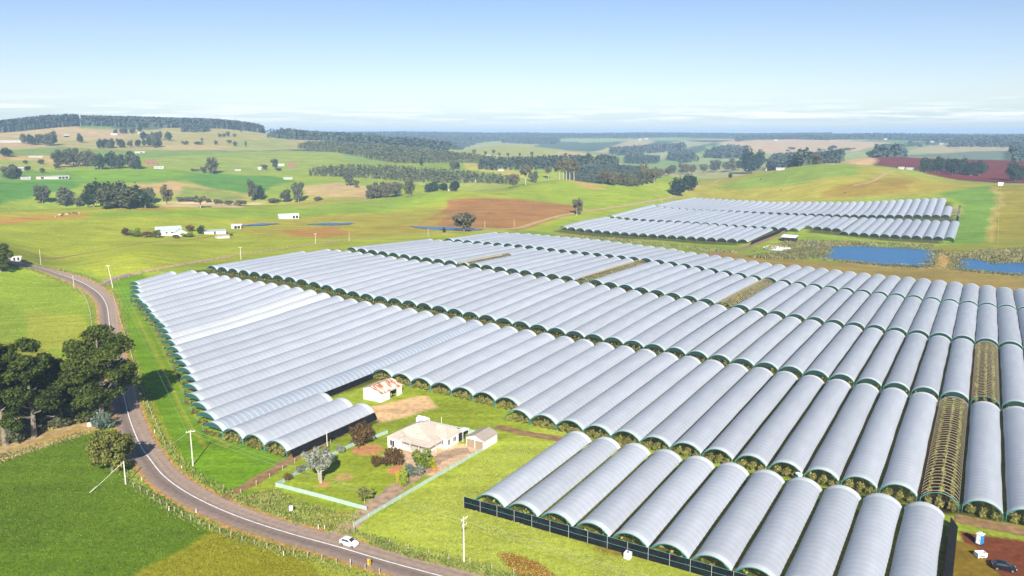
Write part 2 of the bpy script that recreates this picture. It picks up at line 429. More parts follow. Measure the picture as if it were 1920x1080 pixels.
# the near plain
fpx((172, 190, 66), [(-120, 402), (140, 396), (330, 392), (560, 392), (700, 380), (850, 358), (1000, 352), (1060, 338), (1180, 350), (1250, 370), (1100, 402), (960, 432), (700, 470), (400, 492), (220, 524), (140, 500), (-120, 498)])
fpx((184, 182, 76), [(-120, 402), (140, 394), (300, 388), (360, 392), (280, 402), (120, 414), (-120, 424)])
fpx((196, 158, 84), [(-120, 414), (60, 408), (180, 400), (290, 390), (330, 392), (220, 402), (120, 410), (40, 420), (-120, 424)])
fpx((150, 184, 62), [(160, 398), (330, 394), (520, 394), (700, 378), (840, 362), (860, 372), (760, 388), (560, 408), (300, 408), (180, 408)])
fpx((176, 176, 70), [(420, 415), (640, 400), (860, 380), (960, 430), (840, 436), (640, 448), (460, 440)])
fpx((190, 150, 78), [(520, 430), (620, 424), (660, 436), (600, 446), (540, 440)])
fpx((176, 136, 82), [(838, 376), (905, 372), (985, 374), (1060, 381), (1088, 392), (1062, 402), (1000, 418), (960, 430), (860, 428), (770, 424), (810, 400)])
fpx((180, 160, 74), [(770, 424), (810, 402), (830, 404), (800, 426), (850, 430), (760, 432), (640, 430)])
fpx((158, 186, 60), [(920, 364), (1060, 340), (1120, 346), (1230, 362), (1240, 372), (1120, 395), (1080, 386), (980, 373)])
fpx((200, 180, 110), [(1050, 337), (1100, 342), (1140, 352), (1120, 354), (1080, 345)])
fpx((176, 178, 72), [(1250, 372), (1310, 346), (1400, 326), (1530, 306), (1640, 312), (1760, 338), (1860, 346), (1780, 366), (1560, 374), (1300, 373)])
fpx((146, 176, 68), [(1330, 350), (1420, 328), (1530, 308), (1620, 312), (1600, 330), (1480, 345), (1380, 356)])
fpx((166, 150, 56), [(1560, 350), (1640, 338), (1720, 336), (1710, 360), (1620, 368), (1540, 366)])
fpx((182, 176, 70), [(1720, 336), (1860, 346), (1790, 362), (1710, 366)])
fpx((122, 58, 52), [(1590, 306), (1640, 297), (1700, 293), (1860, 300), (1960, 306), (1960, 345), (1850, 343), (1740, 326), (1680, 314), (1630, 306)])
fpx((218, 190, 150), [(1555, 309), (1610, 297), (1640, 297), (1600, 308)])
fpx((124, 168, 62), [(1770, 364), (1874, 347), (1870, 456), (1785, 458), (1800, 385)])
fpx((160, 158, 56), [(1876, 347), (1990, 347), (1990, 460), (1870, 458)])
fpx((212, 186, 116), [(1868, 350), (1875, 350), (1870, 458), (1863, 458)])
fuv((138, 172, 62), [(560, VI(1)), (590, VI(4)), (600, VI(25)), (640, VI(28)), (700, VI(28)), (700, VI(46)), (640, VI(46)), (575, VI(34)), (545, VI(24)), (545, VI(8))])
fuv((164, 150, 84), [(520, VI(22)), (560, VI(24)), (575, VI(34)), (640, VI(36)), (655, VI(46)), (640, VI(60)), (512, VI(60)), (505, VI(30))])
fpx((150, 160, 60), [(1750, 462), (1960, 446), (1960, 480), (1850, 488), (1800, 480)])
fpx((196, 168, 104), [(1748, 470), (1790, 470), (1800, 500), (1730, 504)])
# verge and the strip between road and tunnels
fpx((146, 178, 58), [(-80, 500), (40, 500), (130, 535), (175, 575), (190, 640), (180, 700), (100, 720), (-80, 700)])
fpx((168, 184, 70), [(60, 580), (160, 590), (180, 650), (60, 660)])
fpx((118, 166, 38), [(212, 530), (262, 515), (300, 600), (350, 700), (395, 800), (430, 830), (560, 850), (470, 930), (420, 930), (330, 860), (270, 760), (232, 640)])
fpx((160, 178, 52), [(205, 540), (222, 540), (262, 700), (300, 800), (360, 890), (440, 950), (420, 960), (330, 900), (268, 800), (240, 700)])
fpx((204, 178, 116), [(-60, 860), (40, 824), (120, 798), (190, 782), (210, 800), (120, 822), (20, 850), (-60, 880)])
fpx((150, 160, 62), [(-60, 640), (60, 640), (190, 700), (210, 780), (100, 810), (-60, 840)])
fpx((106, 142, 34), [(-80, 862), (60, 838), (180, 812), (240, 850), (250, 900), (330, 950), (400, 1000), (330, 1040), (240, 1090), (-80, 1120)])
fpx((156, 162, 46), [(240, 1090), (330, 1040), (392, 1000), (470, 985), (560, 1020), (680, 1060), (780, 1110), (200, 1130)])
fpx((166, 184, 76), [(430, 985), (470, 985), (560, 1020), (700, 1068), (690, 1074), (540, 1030)])
fuv((156, 180, 60), [(112, VI(27)), (116, VI(31)), (150, VI(31.5)), (190, VI(31)), (190, VI(23.5)), (163, VI(26)), (132, VI(26.5))])
fuv((178, 200, 80), [(100, VI(31)), (183, VI(31.4)), (176, VI(46)), (90, VI(46)), (85, VI(34))])
fuv((240, 210, 168), [(160, VI(24.6)), (173, VI(25.6)), (184, VI(26.6)), (178, VI(27.6)), (168, VI(27.4)), (158, VI(26.4)), (154, VI(26.4)), (156, VI(25.2))])
fuv((226, 204, 176), [(143, VI(28.6)), (149, VI(28.6)), (160, VI(30.4)), (160.4, VI(31.2)), (139, VI(31)), (141, VI(30))])
fpx((184, 176, 104), [(445, 935), (490, 920), (520, 925), (510, 950), (470, 955)])
fpx((176, 176, 80), [(550, 965), (640, 955), (680, 962), (640, 990), (590, 985)])
fpx((160, 118, 58), [(925, 1042), (950, 1036), (1000, 1050), (1040, 1080), (960, 1080)])
fpx((156, 150, 60), [(1090, 1022), (1130, 1020), (1180, 1040), (1140, 1040)])
fuv((126, 74, 52), [(100, VI(44.7)), (172, VI(44.7)), (176, VI(44.6)), (178, VI(60)), (80, VI(60))])
fuv((138, 120, 46), [(90, VI(44.4)), (172, VI(44.4)), (170, VI(45)), (150, VI(46)), (130, VI(45.6)), (90, VI(48))])
# soil and inter-row grass below the tunnels
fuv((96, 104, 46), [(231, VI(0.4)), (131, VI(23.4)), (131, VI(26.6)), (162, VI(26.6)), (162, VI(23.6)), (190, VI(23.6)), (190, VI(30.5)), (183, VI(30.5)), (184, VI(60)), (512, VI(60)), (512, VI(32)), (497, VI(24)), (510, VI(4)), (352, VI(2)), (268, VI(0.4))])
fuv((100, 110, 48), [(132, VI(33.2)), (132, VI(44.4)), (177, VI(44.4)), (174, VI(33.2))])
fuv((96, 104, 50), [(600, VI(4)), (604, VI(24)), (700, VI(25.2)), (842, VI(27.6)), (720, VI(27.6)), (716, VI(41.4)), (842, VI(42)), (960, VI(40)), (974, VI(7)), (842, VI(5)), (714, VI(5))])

for L_ in ([(248, 590), (252, 588), (300, 690), (345, 775), (395, 842), (388, 844), (338, 778), (294, 692)], [(262, 590), (266, 590), (318, 690), (368, 775), (425, 838), (418, 840), (362, 778), (312, 692)], [(560, 850), (568, 852), (470, 905), (440, 925), (434, 922), (466, 902)]):
    fpx((162, 176, 58), L_)
def disc(px, py, r, col):
    c = hit(px, py)[:2]; fields.append(([c + r * np.array([math.cos(t), math.sin(t)]) for t in np.linspace(0, 2 * math.pi, 13)[:-1]], col))
disc(680, 841, 3.6, (216, 164, 120)); disc(737, 881, 2.8, (210, 150, 112)); disc(602, 905, 1.6, (200, 160, 110)); disc(640, 893, 2.2, (196, 176, 116)); disc(794, 884, 2.4, (200, 150, 110))
for i_, a_, b_ in ((44, 183, 262), (45, 267, 350), (23, 355, 440), (32, 355, 440)):
    fuv((70, 60, 38), [(a_, VI(i_) - 3.6), (b_, VI(i_) - 3.6), (b_, VI(i_) + 3.6), (a_, VI(i_) + 3.6)])
fine = np.linspace(-R(36.5), R(36.5), 760)
AZ = np.concatenate([np.linspace(-R(110), -R(38), 46), fine, np.linspace(R(38), R(110), 46)])
RR = [12.0]
while RR[-1] < 14200:
    r = RR[-1]
    RR.append(r * (1.05 if r < 100 else 1.0058 if r < 320 else 1.0085 if r < 1200 else 1.012 if r < 3000 else 1.03))
RR = np.array(RR)
na, nr = len(AZ), len(RR)
gx = (RR[:, None] * np.sin(AZ)[None]).ravel(); gy = (RR[:, None] * np.cos(AZ)[None]).ravel()
gz = height(gx, gy)
gcol = np.tile(np.array(albg(GRASS)), (len(gx), 1))
# quilt of paddocks far off, cell by cell
rng = np.random.default_rng(5)
gr = np.hypot(gx, gy)
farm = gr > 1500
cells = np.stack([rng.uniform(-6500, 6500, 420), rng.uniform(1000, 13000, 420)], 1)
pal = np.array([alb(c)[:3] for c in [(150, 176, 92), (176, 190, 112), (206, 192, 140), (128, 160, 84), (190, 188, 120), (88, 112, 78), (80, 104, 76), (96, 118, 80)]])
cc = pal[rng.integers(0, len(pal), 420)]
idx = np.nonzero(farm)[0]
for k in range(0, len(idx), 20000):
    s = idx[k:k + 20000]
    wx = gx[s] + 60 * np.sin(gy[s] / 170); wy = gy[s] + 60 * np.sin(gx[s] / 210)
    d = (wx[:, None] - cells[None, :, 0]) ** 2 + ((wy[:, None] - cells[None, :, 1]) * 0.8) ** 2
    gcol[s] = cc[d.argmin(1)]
cell = np.maximum(gr * 0.0024, 0.25)
base_col = gcol.copy(); acc = np.zeros_like(gcol); NJ = 7
for j in range(NJ):                                  # several samples a cell, so field edges come out soft
    gj = base_col.copy(); ang = 2 * math.pi * j / NJ + 0.3; rad = 0.0 if j == 0 else 1.0
    JX = gx + rad * cell * math.cos(ang); JY = gy + rad * cell * math.sin(ang) * np.where(gr > 500, 2.0, 1.2)
    wob = np.clip(0.006 * gr, 0.7, 5.0)
    JX = JX + wob * (np.sin(gy / (7 * wob)) + .5 * np.sin(gy / (2.3 * wob) + gx / (3 * wob))); JY = JY + wob * (np.sin(gx / (9 * wob)) + .5 * np.sin(gx / (2.7 * wob)))
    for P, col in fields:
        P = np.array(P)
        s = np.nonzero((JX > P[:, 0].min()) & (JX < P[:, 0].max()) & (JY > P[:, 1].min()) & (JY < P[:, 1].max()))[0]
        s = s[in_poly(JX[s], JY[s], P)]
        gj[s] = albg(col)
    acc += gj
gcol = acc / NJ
ii = (np.arange(nr - 1)[:, None] * na + np.arange(na - 1)[None]).ravel()
gF = np.stack([ii, ii + 1, ii + na + 1, ii + na], 1)[:, ::-1]

m_ground, nt, b, out = nodes_of("paddock_grass")
N, L = nt.nodes, nt.links
at = N.new("ShaderNodeAttribute"); at.attribute_name = "paddock"
tc = N.new("ShaderNodeTexCoord")
def noise(scale, detail=6, rough=0.6, sc=(1, 1, 1), rot=0.0, dist=0.0):
    mp = N.new("ShaderNodeMapping"); mp.inputs['Scale'].default_value = sc; mp.inputs['Rotation'].default_value = (0, 0, rot)
    L.new(tc.outputs['Object'], mp.inputs[0])
    n = N.new("ShaderNodeTexNoise"); n.inputs['Scale'].default_value = scale; n.inputs['Detail'].default_value = detail
    n.inputs['Roughness'].default_value = rough; n.inputs['Distortion'].default_value = dist
    L.new(mp.outputs[0], n.inputs['Vector'])
    return n
def rmap(n, a, c, lo=0.3, hi=0.7):
    r = N.new("ShaderNodeMapRange"); r.inputs['From Min'].default_value, r.inputs['From Max'].default_value = lo, hi
    r.inputs['To Min'].default_value, r.inputs['To Max'].default_value = a, c
    L.new(n.outputs[0], r.inputs['Value']); return r
n1 = rmap(noise(0.75, 9, 0.78), 0.58, 1.42)                      # tufts
n2 = rmap(noise(0.035, 6, 0.6, dist=0.6), 0.80, 1.18)                  # patches
n3 = rmap(noise(0.16, 5, 0.6, (0.10, 1.6, 1), R(14)), 0.80, 1.18)  # slope-wise cattle tracks and mowing lines
n4 = rmap(noise(0.011, 5, 0.55), 0.0, 0.5, 0.42, 0.68)           # drier areas
def mul(a, c):
    m = N.new("ShaderNodeMath"); m.operation = 'MULTIPLY'; L.new(a.outputs[0], m.inputs[0]); L.new(c.outputs[0], m.inputs[1]); return m
mm = mul(mul(n1, n2), n3)
dry = N.new("ShaderNodeMixRGB"); dry.blend_type = 'MULTIPLY'; dry.inputs['Color2'].default_value = (1.10, 0.99, 0.90, 1)
L.new(n4.outputs[0], dry.inputs[0]); L.new(at.outputs['Color'], dry.inputs['Color1'])
sc_ = N.new("ShaderNodeVectorMath"); sc_.operation = 'SCALE'
L.new(dry.outputs[0], sc_.inputs[0]); L.new(mm.outputs[0], sc_.inputs['Scale'])
L.new(sc_.outputs[0], b.inputs['Base Color'])
b.inputs['Roughness'].default_value = 0.95; b.inputs['Specular IOR Level'].default_value = 0.05
bp = N.new("ShaderNodeBump"); bp.inputs['Strength'].default_value = 0.35; bp.inputs['Distance'].default_value = 0.4
L.new(n1.outputs[0], bp.inputs['Height']); L.new(bp.outputs[0], b.inputs['Normal'])

me = mesh_data("ground", np.stack([gx, gy, gz], 1), gF, m_ground, smooth=True)
ca = me.color_attributes.new("paddock", 'FLOAT_COLOR', 'POINT')
ca.data.foreach_set('color', np.concatenate([gcol, np.ones((len(gcol), 1))], 1).astype(np.float32).ravel())
ground = tag(put("ground", me), "rolling green and straw coloured farm paddocks", "ground", kind='structure')
# ---------------------------------------------------------------- strips of road, track and water laid on the ground
def smooth_line(P, n=12):
    P = [np.array(p, float) for p in P]; Q = [2 * P[0] - P[1]] + P + [2 * P[-1] - P[-2]]; out = []
    for k in range(1, len(Q) - 2):
        for j in range(n):
            t = j / n
            out.append(0.5 * ((2 * Q[k]) + (Q[k + 1] - Q[k - 1]) * t + (2 * Q[k - 1] - 5 * Q[k] + 4 * Q[k + 1] - Q[k + 2]) * t * t + (3 * Q[k] - Q[k - 1] - 3 * Q[k + 1] + Q[k + 2]) * t ** 3))
    out.append(P[-1]); return np.array(out)
def line_px(L, n=12): return smooth_line([hit(a, b)[:2] for a, b in L], n)
def strip(name, P, offs, lift, mat, rough_edge=0.0, seed=0):
    """a sheet following a line; offs = the offsets across it, lift = height over the ground"""
    d = np.gradient(P, axis=0); d /= np.linalg.norm(d, axis=1)[:, None]; nrm = np.stack([d[:, 1], -d[:, 0]], 1)
    rg = np.random.default_rng(seed); V = []; k = len(offs)
    for j, o in enumerate(offs):
        e = rg.normal(0, rough_edge, len(P)) if rough_edge and j in (0, k - 1) else 0
        q = P + nrm * (o + (e if np.ndim(e) else 0))[:, None] if np.ndim(e) else P + nrm * o
        V.append(np.column_stack([q, height(q[:, 0], q[:, 1]) + lift]))
    V = np.stack(V, 1); n = len(P)
    ii = (np.arange(n - 1)[:, None] * k + np.arange(k - 1)[None]).ravel()
    F = np.stack([ii, ii + 1, ii + k + 1, ii + k], 1)
    me = mesh_data(name, V.reshape(-1, 3), F, mat, smooth=True)
    uv = me.uv_layers.new(name="along")
    dist = np.concatenate([[0], np.cumsum(np.linalg.norm(np.diff(P, axis=0), axis=1))])
    Uv = np.stack([np.tile(np.array(offs)[None], (n, 1)), np.tile(dist[:, None], (1, k))], -1).reshape(-1, 2)
    uv.data.foreach_set('uv', Uv[F.ravel()].astype(np.float32).ravel())
    o = put(name, me)
    if sum(p.normal.z for p in me.polygons[:20]) < 0: me.flip_normals()
    return o

road_line = line_px([(-80, 470), (-20, 482), (20, 489), (50, 497), (82, 505), (110, 514), (140, 524), (165, 536), (187, 552), (200, 573), (205, 607), (209, 640), (217, 682), (228, 723), (235, 755), (245, 792), (262, 833), (283, 864), (307, 893), (343, 920), (387, 944), (440, 967), (500, 988), (567, 1008), (640, 1028), (723, 1053), (830, 1082), (940, 1112), (1060, 1146)], 10)
m_asphalt, nt, b, _ = nodes_of("worn_asphalt")
N, L = nt.nodes, nt.links
tc = N.new("ShaderNodeTexCoord"); uvn = N.new("ShaderNodeUVMap"); uvn.uv_map = "along"
sx = N.new("ShaderNodeSeparateXYZ"); L.new(uvn.outputs[0], sx.inputs[0])
no = N.new("ShaderNodeTexNoise"); no.inputs['Scale'].default_value = 0.9; no.inputs['Detail'].default_value = 7; L.new(tc.outputs['Object'], no.inputs['Vector'])
st = N.new("ShaderNodeMapping"); st.inputs['Scale'].default_value = (1.1, 0.03, 1); L.new(uvn.outputs[0], st.inputs[0])
no2 = N.new("ShaderNodeTexNoise"); no2.inputs['Scale'].default_value = 1.0; no2.inputs['Detail'].default_value = 4; L.new(st.outputs[0], no2.inputs['Vector'])
rp = N.new("ShaderNodeValToRGB")                     # worn wheel tracks across the width
mr = N.new("ShaderNodeMapRange"); mr.inputs['From Min'].default_value, mr.inputs['From Max'].default_value = -3.6, 3.6
L.new(sx.outputs['X'], mr.inputs['Value']); L.new(mr.outputs[0], rp.inputs[0])
r_ = rp.color_ramp; r_.elements[0].position = 0.0; r_.elements[0].color = (.30, .24, .22, 1); r_.elements[1].position = 1.0; r_.elements[1].color = (.30, .23, .20, 1)
for p_, c_ in ((.08, (.36, .29, .26, 1)), (.2, (.30, .25, .225, 1)), (.34, (.335, .275, .25, 1)), (.47, (.25, .205, .19, 1)), (.56, (.23, .19, .18, 1)), (.68, (.185, .155, .150, 1)), (.82, (.245, .205, .19, 1)), (.94, (.29, .235, .21, 1))):
    q_ = r_.elements.new(p_); q_.color = c_
mv = N.new("ShaderNodeMath"); mv.operation = 'MULTIPLY_ADD'; L.new(no.outputs[0], mv.inputs[0]); mv.inputs[1].default_value = 0.7; mv.inputs[2].default_value = 0.33
mv2 = N.new("ShaderNodeMath"); mv2.operation = 'MULTIPLY_ADD'; L.new(no2.outputs[0], mv2.inputs[0]); mv2.inputs[1].default_value = 0.5; L.new(mv.outputs[0], mv2.inputs[2])
mv2b = N.new("ShaderNodeMath"); mv2b.operation = 'ADD'; L.new(mv2.outputs[0], mv2b.inputs[0]); mv2b.inputs[1].default_value = -0.02
vs = N.new("ShaderNodeVectorMath"); vs.operation = 'SCALE'; L.new(rp.outputs[0], vs.inputs[0]); L.new(mv2b.outputs[0], vs.inputs['Scale'])
wm = N.new('ShaderNodeVectorMath'); wm.operation = 'MULTIPLY'; wm.inputs[1].default_value = (1.10, 0.97, 0.82); L.new(vs.outputs[0], wm.inputs[0]); L.new(wm.outputs[0], b.inputs['Base Color']); b.inputs['Roughness'].default_value = 0.9; b.inputs['Specular IOR Level'].default_value = 0.3
m_gravel = mat_plain("orange_gravel", alb((206, 160, 92)), 0.95, var=0.35, scale=0.8)
m_dirt = mat_plain("pale_dirt", alb((204, 174, 122)), 0.95, var=0.3, scale=0.5)
m_brown = mat_plain("brown_dirt", alb((168, 132, 88)), 0.95, var=0.35, scale=0.5)
m_paint = mat_plain("road_paint", (0.72, 0.72, 0.70, 1), 0.7, var=0.22, scale=1.3)
tag(strip("road_verge", road_line, [-4.5, -3.0, 3.0, 4.5], 0.07, m_gravel, 0.22, 3), "orange gravel shoulder along the bitumen road", "verge", kind='structure')
tag(strip("road", road_line, [-3.55, -2.0, 0, 2.0, 3.55], 0.11, m_asphalt, 0.05, 4), "winding grey bitumen country road", "road", kind='structure')
tag(strip("road_marking", road_line, [-0.13, 0.13], 0.15, m_paint), "solid white centre line of the road", "marking", kind='structure')
side = line_px([(196, 532), (222, 521), (262, 511), (330, 498), (400, 486), (470, 474), (560, 462), (650, 450), (760, 441), (860, 434), (958, 429), (1000, 419), (1040, 407), (1075, 400), (1120, 393), (1180, 384), (1240, 374), (1272, 364), (1310, 350), (1350, 337), (1388, 326)], 8)
tag(strip("side_road", side, [-2.6, 0, 2.6], 0.10, m_dirt, 0.2, 5), "narrow pale gravel lane behind the polytunnels", "lane", kind='structure')
apron = line_px([(190, 536), (205, 527), (222, 521), (246, 514)], 8)
tag(strip("side_road_junction", apron, [-3.6, 0, 3.6], 0.13, m_asphalt, 0.2, 6), "bitumen mouth of the side lane", "junction", kind='structure')
def track(name, L_, w, mat, lab, lift=0.08):
    tag(strip(name, line_px(L_, 8), [-w / 2, 0, w / 2], lift, mat, 0.25, 7), lab, "track", kind='structure')
m_drive = mat_plain("driveway_gravel", alb((196, 164, 134)), 0.95, var=0.3, scale=0.6)
track("driveway", [(620, 1016), (650, 990), (690, 958), (730, 928), (775, 893), (812, 868), (845, 850), (880, 845)], 4.2, m_drive, "gravel drive from the road to the farmhouse garage")
track("farm_track", [(405, 948), (430, 930), (470, 908), (520, 878), (565, 850), (610, 828), (650, 806), (690, 785)], 3.0, m_brown, "brown dirt track beside the garden fence")
track("farm_track", [(930, 800), (980, 812), (1030, 820), (1062, 826), (1120, 832), (1180, 842)], 3.4, m_brown, "brown dirt track between the front tunnels and the field")
track("farm_track", [(1790, 972), (1830, 980), (1880, 990), (1950, 1003)], 4.4, m_brown, "red dirt track at the right edge of the tunnels")
track("farm_track", [(-60, 868), (0, 846), (50, 829), (100, 812), (150, 799), (196, 790)], 3.4, m_dirt, "pale dirt track below the pine trees")
track("farm_track", [(1290, 488), (1350, 474), (1392, 466), (1430, 452), (1470, 432), (1498, 414), (1512, 405)], 5.5, m_brown, "brown dirt track between the far tunnel blocks")
track("farm_track", [(60, 481), (140, 479), (220, 465), (290, 454), (350, 450), (400, 443), (440, 436)], 2.4, m_brown, "thin track across the paddock to the far farmhouse")
track("hill_track", [(1600, 348), (1640, 338), (1672, 321), (1700, 322), (1740, 330), (1790, 337), (1850, 342), (1920, 347)], 4.0, m_dirt, "pale track over the crest of the right hill")
track("hill_track", [(400, 285), (430, 288), (470, 294), (505, 303)], 4.0, m_dirt, "pale track down the left hillside to a farm")

m_water, nt, b, _ = nodes_of("pond_water")
N, L = nt.nodes, nt.links
b.inputs['Base Color'].default_value = (0.010, 0.115, 0.28, 1); b.inputs['Roughness'].default_value = 0.25; b.inputs['IOR'].default_value = 1.33; b.inputs['Specular IOR Level'].default_value = 0.3
tc = N.new("ShaderNodeTexCoord"); no = N.new("ShaderNodeTexNoise"); no.inputs['Scale'].default_value = 0.9; no.inputs['Detail'].default_value = 4
L.new(tc.outputs['Object'], no.inputs['Vector']); bp = N.new("ShaderNodeBump"); bp.inputs['Strength'].default_value = 0.8; bp.inputs['Distance'].default_value = 0.3
L.new(no.outputs[0], bp.inputs['Height']); L.new(bp.outputs[0], b.inputs['Normal'])
for (L_, lab), (P, z, lo, hi) in zip(PONDS, POND_BED):
    c = P.mean(0); Q = smooth_line(list(P) + [P[0]], 6)[:-1]; d = Q - c; d /= np.linalg.norm(d, axis=1)[:, None]; Q = Q + d * (2.6 + 1.8 * np.sin(np.arange(len(Q)) * 1.3 + len(Q)) + 1.2 * np.sin(np.arange(len(Q)) * 3.1))[:, None]
    V = [(c[0], c[1], z)] + [(q[0], q[1], z) for q in Q]; n = len(Q)
    me = mesh_data("water", V, [(0, 1 + i, 1 + (i + 1) % n) for i in range(n)], m_water)
    if me.polygons[0].normal.z < 0: me.flip_normals()
    tag(put("water", me), lab, "pond", kind='structure')
m_sand = mat_plain("white_sand", (0.8, 0.77, 0.72, 1), 0.95, var=0.1, scale=0.4)
def patch(name, L_, mat, lab, lift=0.1):
    P = np.array([hit(a, b_)[:2] for a, b_ in L_]); P = smooth_line(list(P) + [P[0]], 5)[:-1]; c = P.mean(0); n = len(P); V = []; F = []
    for k, t in enumerate((0.0, .5, 1.0)):
        for p in ([c] if k == 0 else c + (P - c) * t): V.append((p[0], p[1], h1(*p) + lift * (1.0 if k < 2 else .3) + (0.5 if k == 0 else 0)))
    F = [(0, 1 + i, 1 + (i + 1) % n) for i in range(n)] + [(1 + i, 1 + n + i, 1 + n + (i + 1) % n, 1 + (i + 1) % n) for i in range(n)]
    return tag(put(name, mesh_data(name, V, F, mat, smooth=True)), lab, "sand", kind='structure')
patch("sand_patch", [(1430, 464), (1445, 459), (1462, 458), (1480, 464), (1486, 469), (1462, 470), (1440, 468)], m_sand, "bright white sand heap beside the pond", 0.3)

# ---------------------------------------------------------------- polytunnels
ORD = "first second third fourth fifth sixth seventh eighth ninth tenth eleventh twelfth thirteenth fourteenth fifteenth sixteenth seventeenth eighteenth nineteenth".split()
TENS = {2: "twent", 3: "thirt", 4: "fort"}
def ordinal(n):
    if n < 20: return ORD[n - 1]
    t, k = divmod(n, 10)
    return TENS[t] + ("ieth" if k == 0 else "y-" + ORD[k - 1])

def mat_cover(name, base, trans, fade):
    m, nt, b, out = nodes_of(name); N, L = nt.nodes, nt.links
    tc = N.new("ShaderNodeTexCoord"); oi = N.new("ShaderNodeObjectInfo")
    mp = N.new("ShaderNodeMapping"); mp.inputs['Scale'].default_value = (0.5, 0.11, 0.5); L.new(tc.outputs['Object'], mp.inputs[0])
    no = N.new("ShaderNodeTexNoise"); no.inputs['Scale'].default_value = 1.0; no.inputs['Detail'].default_value = 5; L.new(mp.outputs[0], no.inputs['Vector'])
    fine_ = N.new("ShaderNodeTexNoise"); fine_.inputs['Scale'].default_value = 1.7; fine_.inputs['Detail'].default_value = 3; L.new(tc.outputs['Object'], fine_.inputs['Vector'])
    # hoops press through the film every two metres
    sy = N.new("ShaderNodeSeparateXYZ"); L.new(tc.outputs['Object'], sy.inputs[0])
    wv = N.new("ShaderNodeMath"); wv.operation = 'MULTIPLY'; L.new(sy.outputs['Y'], wv.inputs[0]); wv.inputs[1].default_value = math.pi * 2 / 2.0
    sn = N.new("ShaderNodeMath"); sn.operation = 'COSINE'; L.new(wv.outputs[0], sn.inputs[0])
    hr = N.new("ShaderNodeMapRange"); hr.inputs['From Min'].default_value, hr.inputs['From Max'].default_value = 0.35, 1.0
    hr.inputs['To Min'].default_value, hr.inputs['To Max'].default_value = 1.0 - fade, 1.0 + fade; L.new(sn.outputs[0], hr.inputs['Value'])
    v = N.new("ShaderNodeMapRange"); v.inputs['From Min'].default_value, v.inputs['From Max'].default_value = .3, .7
    v.inputs['To Min'].default_value, v.inputs['To Max'].default_value = .93, 1.06; L.new(no.outputs[0], v.inputs['Value'])
    ob = N.new("ShaderNodeMapRange"); ob.inputs['To Min'].default_value, ob.inputs['To Max'].default_value = .92, 1.04; L.new(oi.outputs['Random'], ob.inputs['Value'])
    k1 = N.new("ShaderNodeMath"); k1.operation = 'MULTIPLY'; L.new(hr.outputs[0], k1.inputs[0]); L.new(v.outputs[0], k1.inputs[1])
    k2 = N.new("ShaderNodeMath"); k2.operation = 'MULTIPLY'; L.new(k1.outputs[0], k2.inputs[0]); L.new(ob.outputs[0], k2.inputs[1])
    cs = N.new("ShaderNodeVectorMath"); cs.operation = 'SCALE'; cs.inputs[0].default_value = base; L.new(k2.outputs[0], cs.inputs['Scale'])
    L.new(cs.outputs[0], b.inputs['Base Color']); b.inputs['Roughness'].default_value = 0.38; b.inputs['Specular IOR Level'].default_value = 0.5
    bp = N.new("ShaderNodeBump"); bp.inputs['Strength'].default_value = 0.25; bp.inputs['Distance'].default_value = 0.12
    L.new(fine_.outputs[0], bp.inputs['Height']); L.new(bp.outputs[0], b.inputs['Normal'])
    tr = N.new("ShaderNodeBsdfTranslucent"); L.new(cs.outputs[0], tr.inputs['Color'])
    ms = N.new("ShaderNodeMixShader"); ms.inputs[0].default_value = trans
    L.new(b.outputs[0], ms.inputs[1]); L.new(tr.outputs[0], ms.inputs[2]); L.new(ms.outputs[0], out.inputs['Surface'])
    return m
m_film = mat_cover("tunnel_film", (0.735, 0.77, 0.865), 0.47, 0.045)
m_film_new = mat_cover("new_tunnel_film", (0.85, 0.875, 0.91), 0.42, 0.04)
m_film_blue = mat_cover("blue_tunnel_film", (0.60, 0.66, 0.765), 0.42, 0.12)
m_flap = mat_cover("flap_film", (0.82, 0.84, 0.85), 0.38, 0.0)
m_teal = mat_plain("teal_steel", (0.05, 0.24, 0.22, 1), 0.5, var=0.1)
m_galv = mat_plain("galvanised_steel", (0.42, 0.43, 0.44, 1), 0.45, 0.4, var=0.1)
m_rust = mat_plain("straw_steel", (0.40, 0.33, 0.20, 1), 0.6, 0.1, var=0.15)
m_net = mat_plain("teal_netting", (0.03, 0.085, 0.075, 1), 0.9, var=0.3, scale=2.0)
m_inside_shade = mat_plain("dim_tunnel_inside", (0.014, 0.038, 0.030, 1), 0.9, var=0.3, scale=2.0)  # shade of the green tunnel inside, put into a dark colour
m_black = mat_plain("black_mesh", (0.013, 0.013, 0.015, 1), 0.95, var=0.4, scale=0.8, spec=0.05)

LEG, RISE, HW = 1.85, 1.82, 3.86                  # leg height, arch rise, half width of the cover
ARC_R = (HW ** 2 + RISE ** 2) / (2 * RISE); ARC_A = math.asin(HW / ARC_R)
def arch(t):
    """cross section: a flat circular arc, its feet dropping a little at the gutters"""
    a = ARC_A * (2 * t - 1)
    return ARC_R * math.sin(a), LEG + RISE - ARC_R * (1 - math.cos(a)) - (0.16 if t in (0.0, 1.0) else 0)
def frame_mesh(name, mat, brace=True, y=0.0):
    mb = MB(); n = 12
    mb.tube([(arch(k / n)[0], y, arch(k / n)[1] - 0.02) for k in range(n + 1)], 0.085, 5, 0)
    for s in (-1, 1):
        mb.tube([(s * (HW + .05), y, -0.3), (s * (HW + .05), y, LEG)], 0.07, 5, 0)
        if brace:
            mb.tube([(s * HW, y, LEG), (s * (HW - 1.5), y + 0.05, 2.85)], 0.045, 4, 0)
            mb.tube([(s * HW, y, 0.0), (s * (HW + .1), y - 1.6, LEG - .1)], 0.045, 4, 0)
    return mb.data(name, [mat])
fm_teal = frame_mesh("end_hoop", m_teal); fm_galv = frame_mesh("end_hoop", m_galv, False)
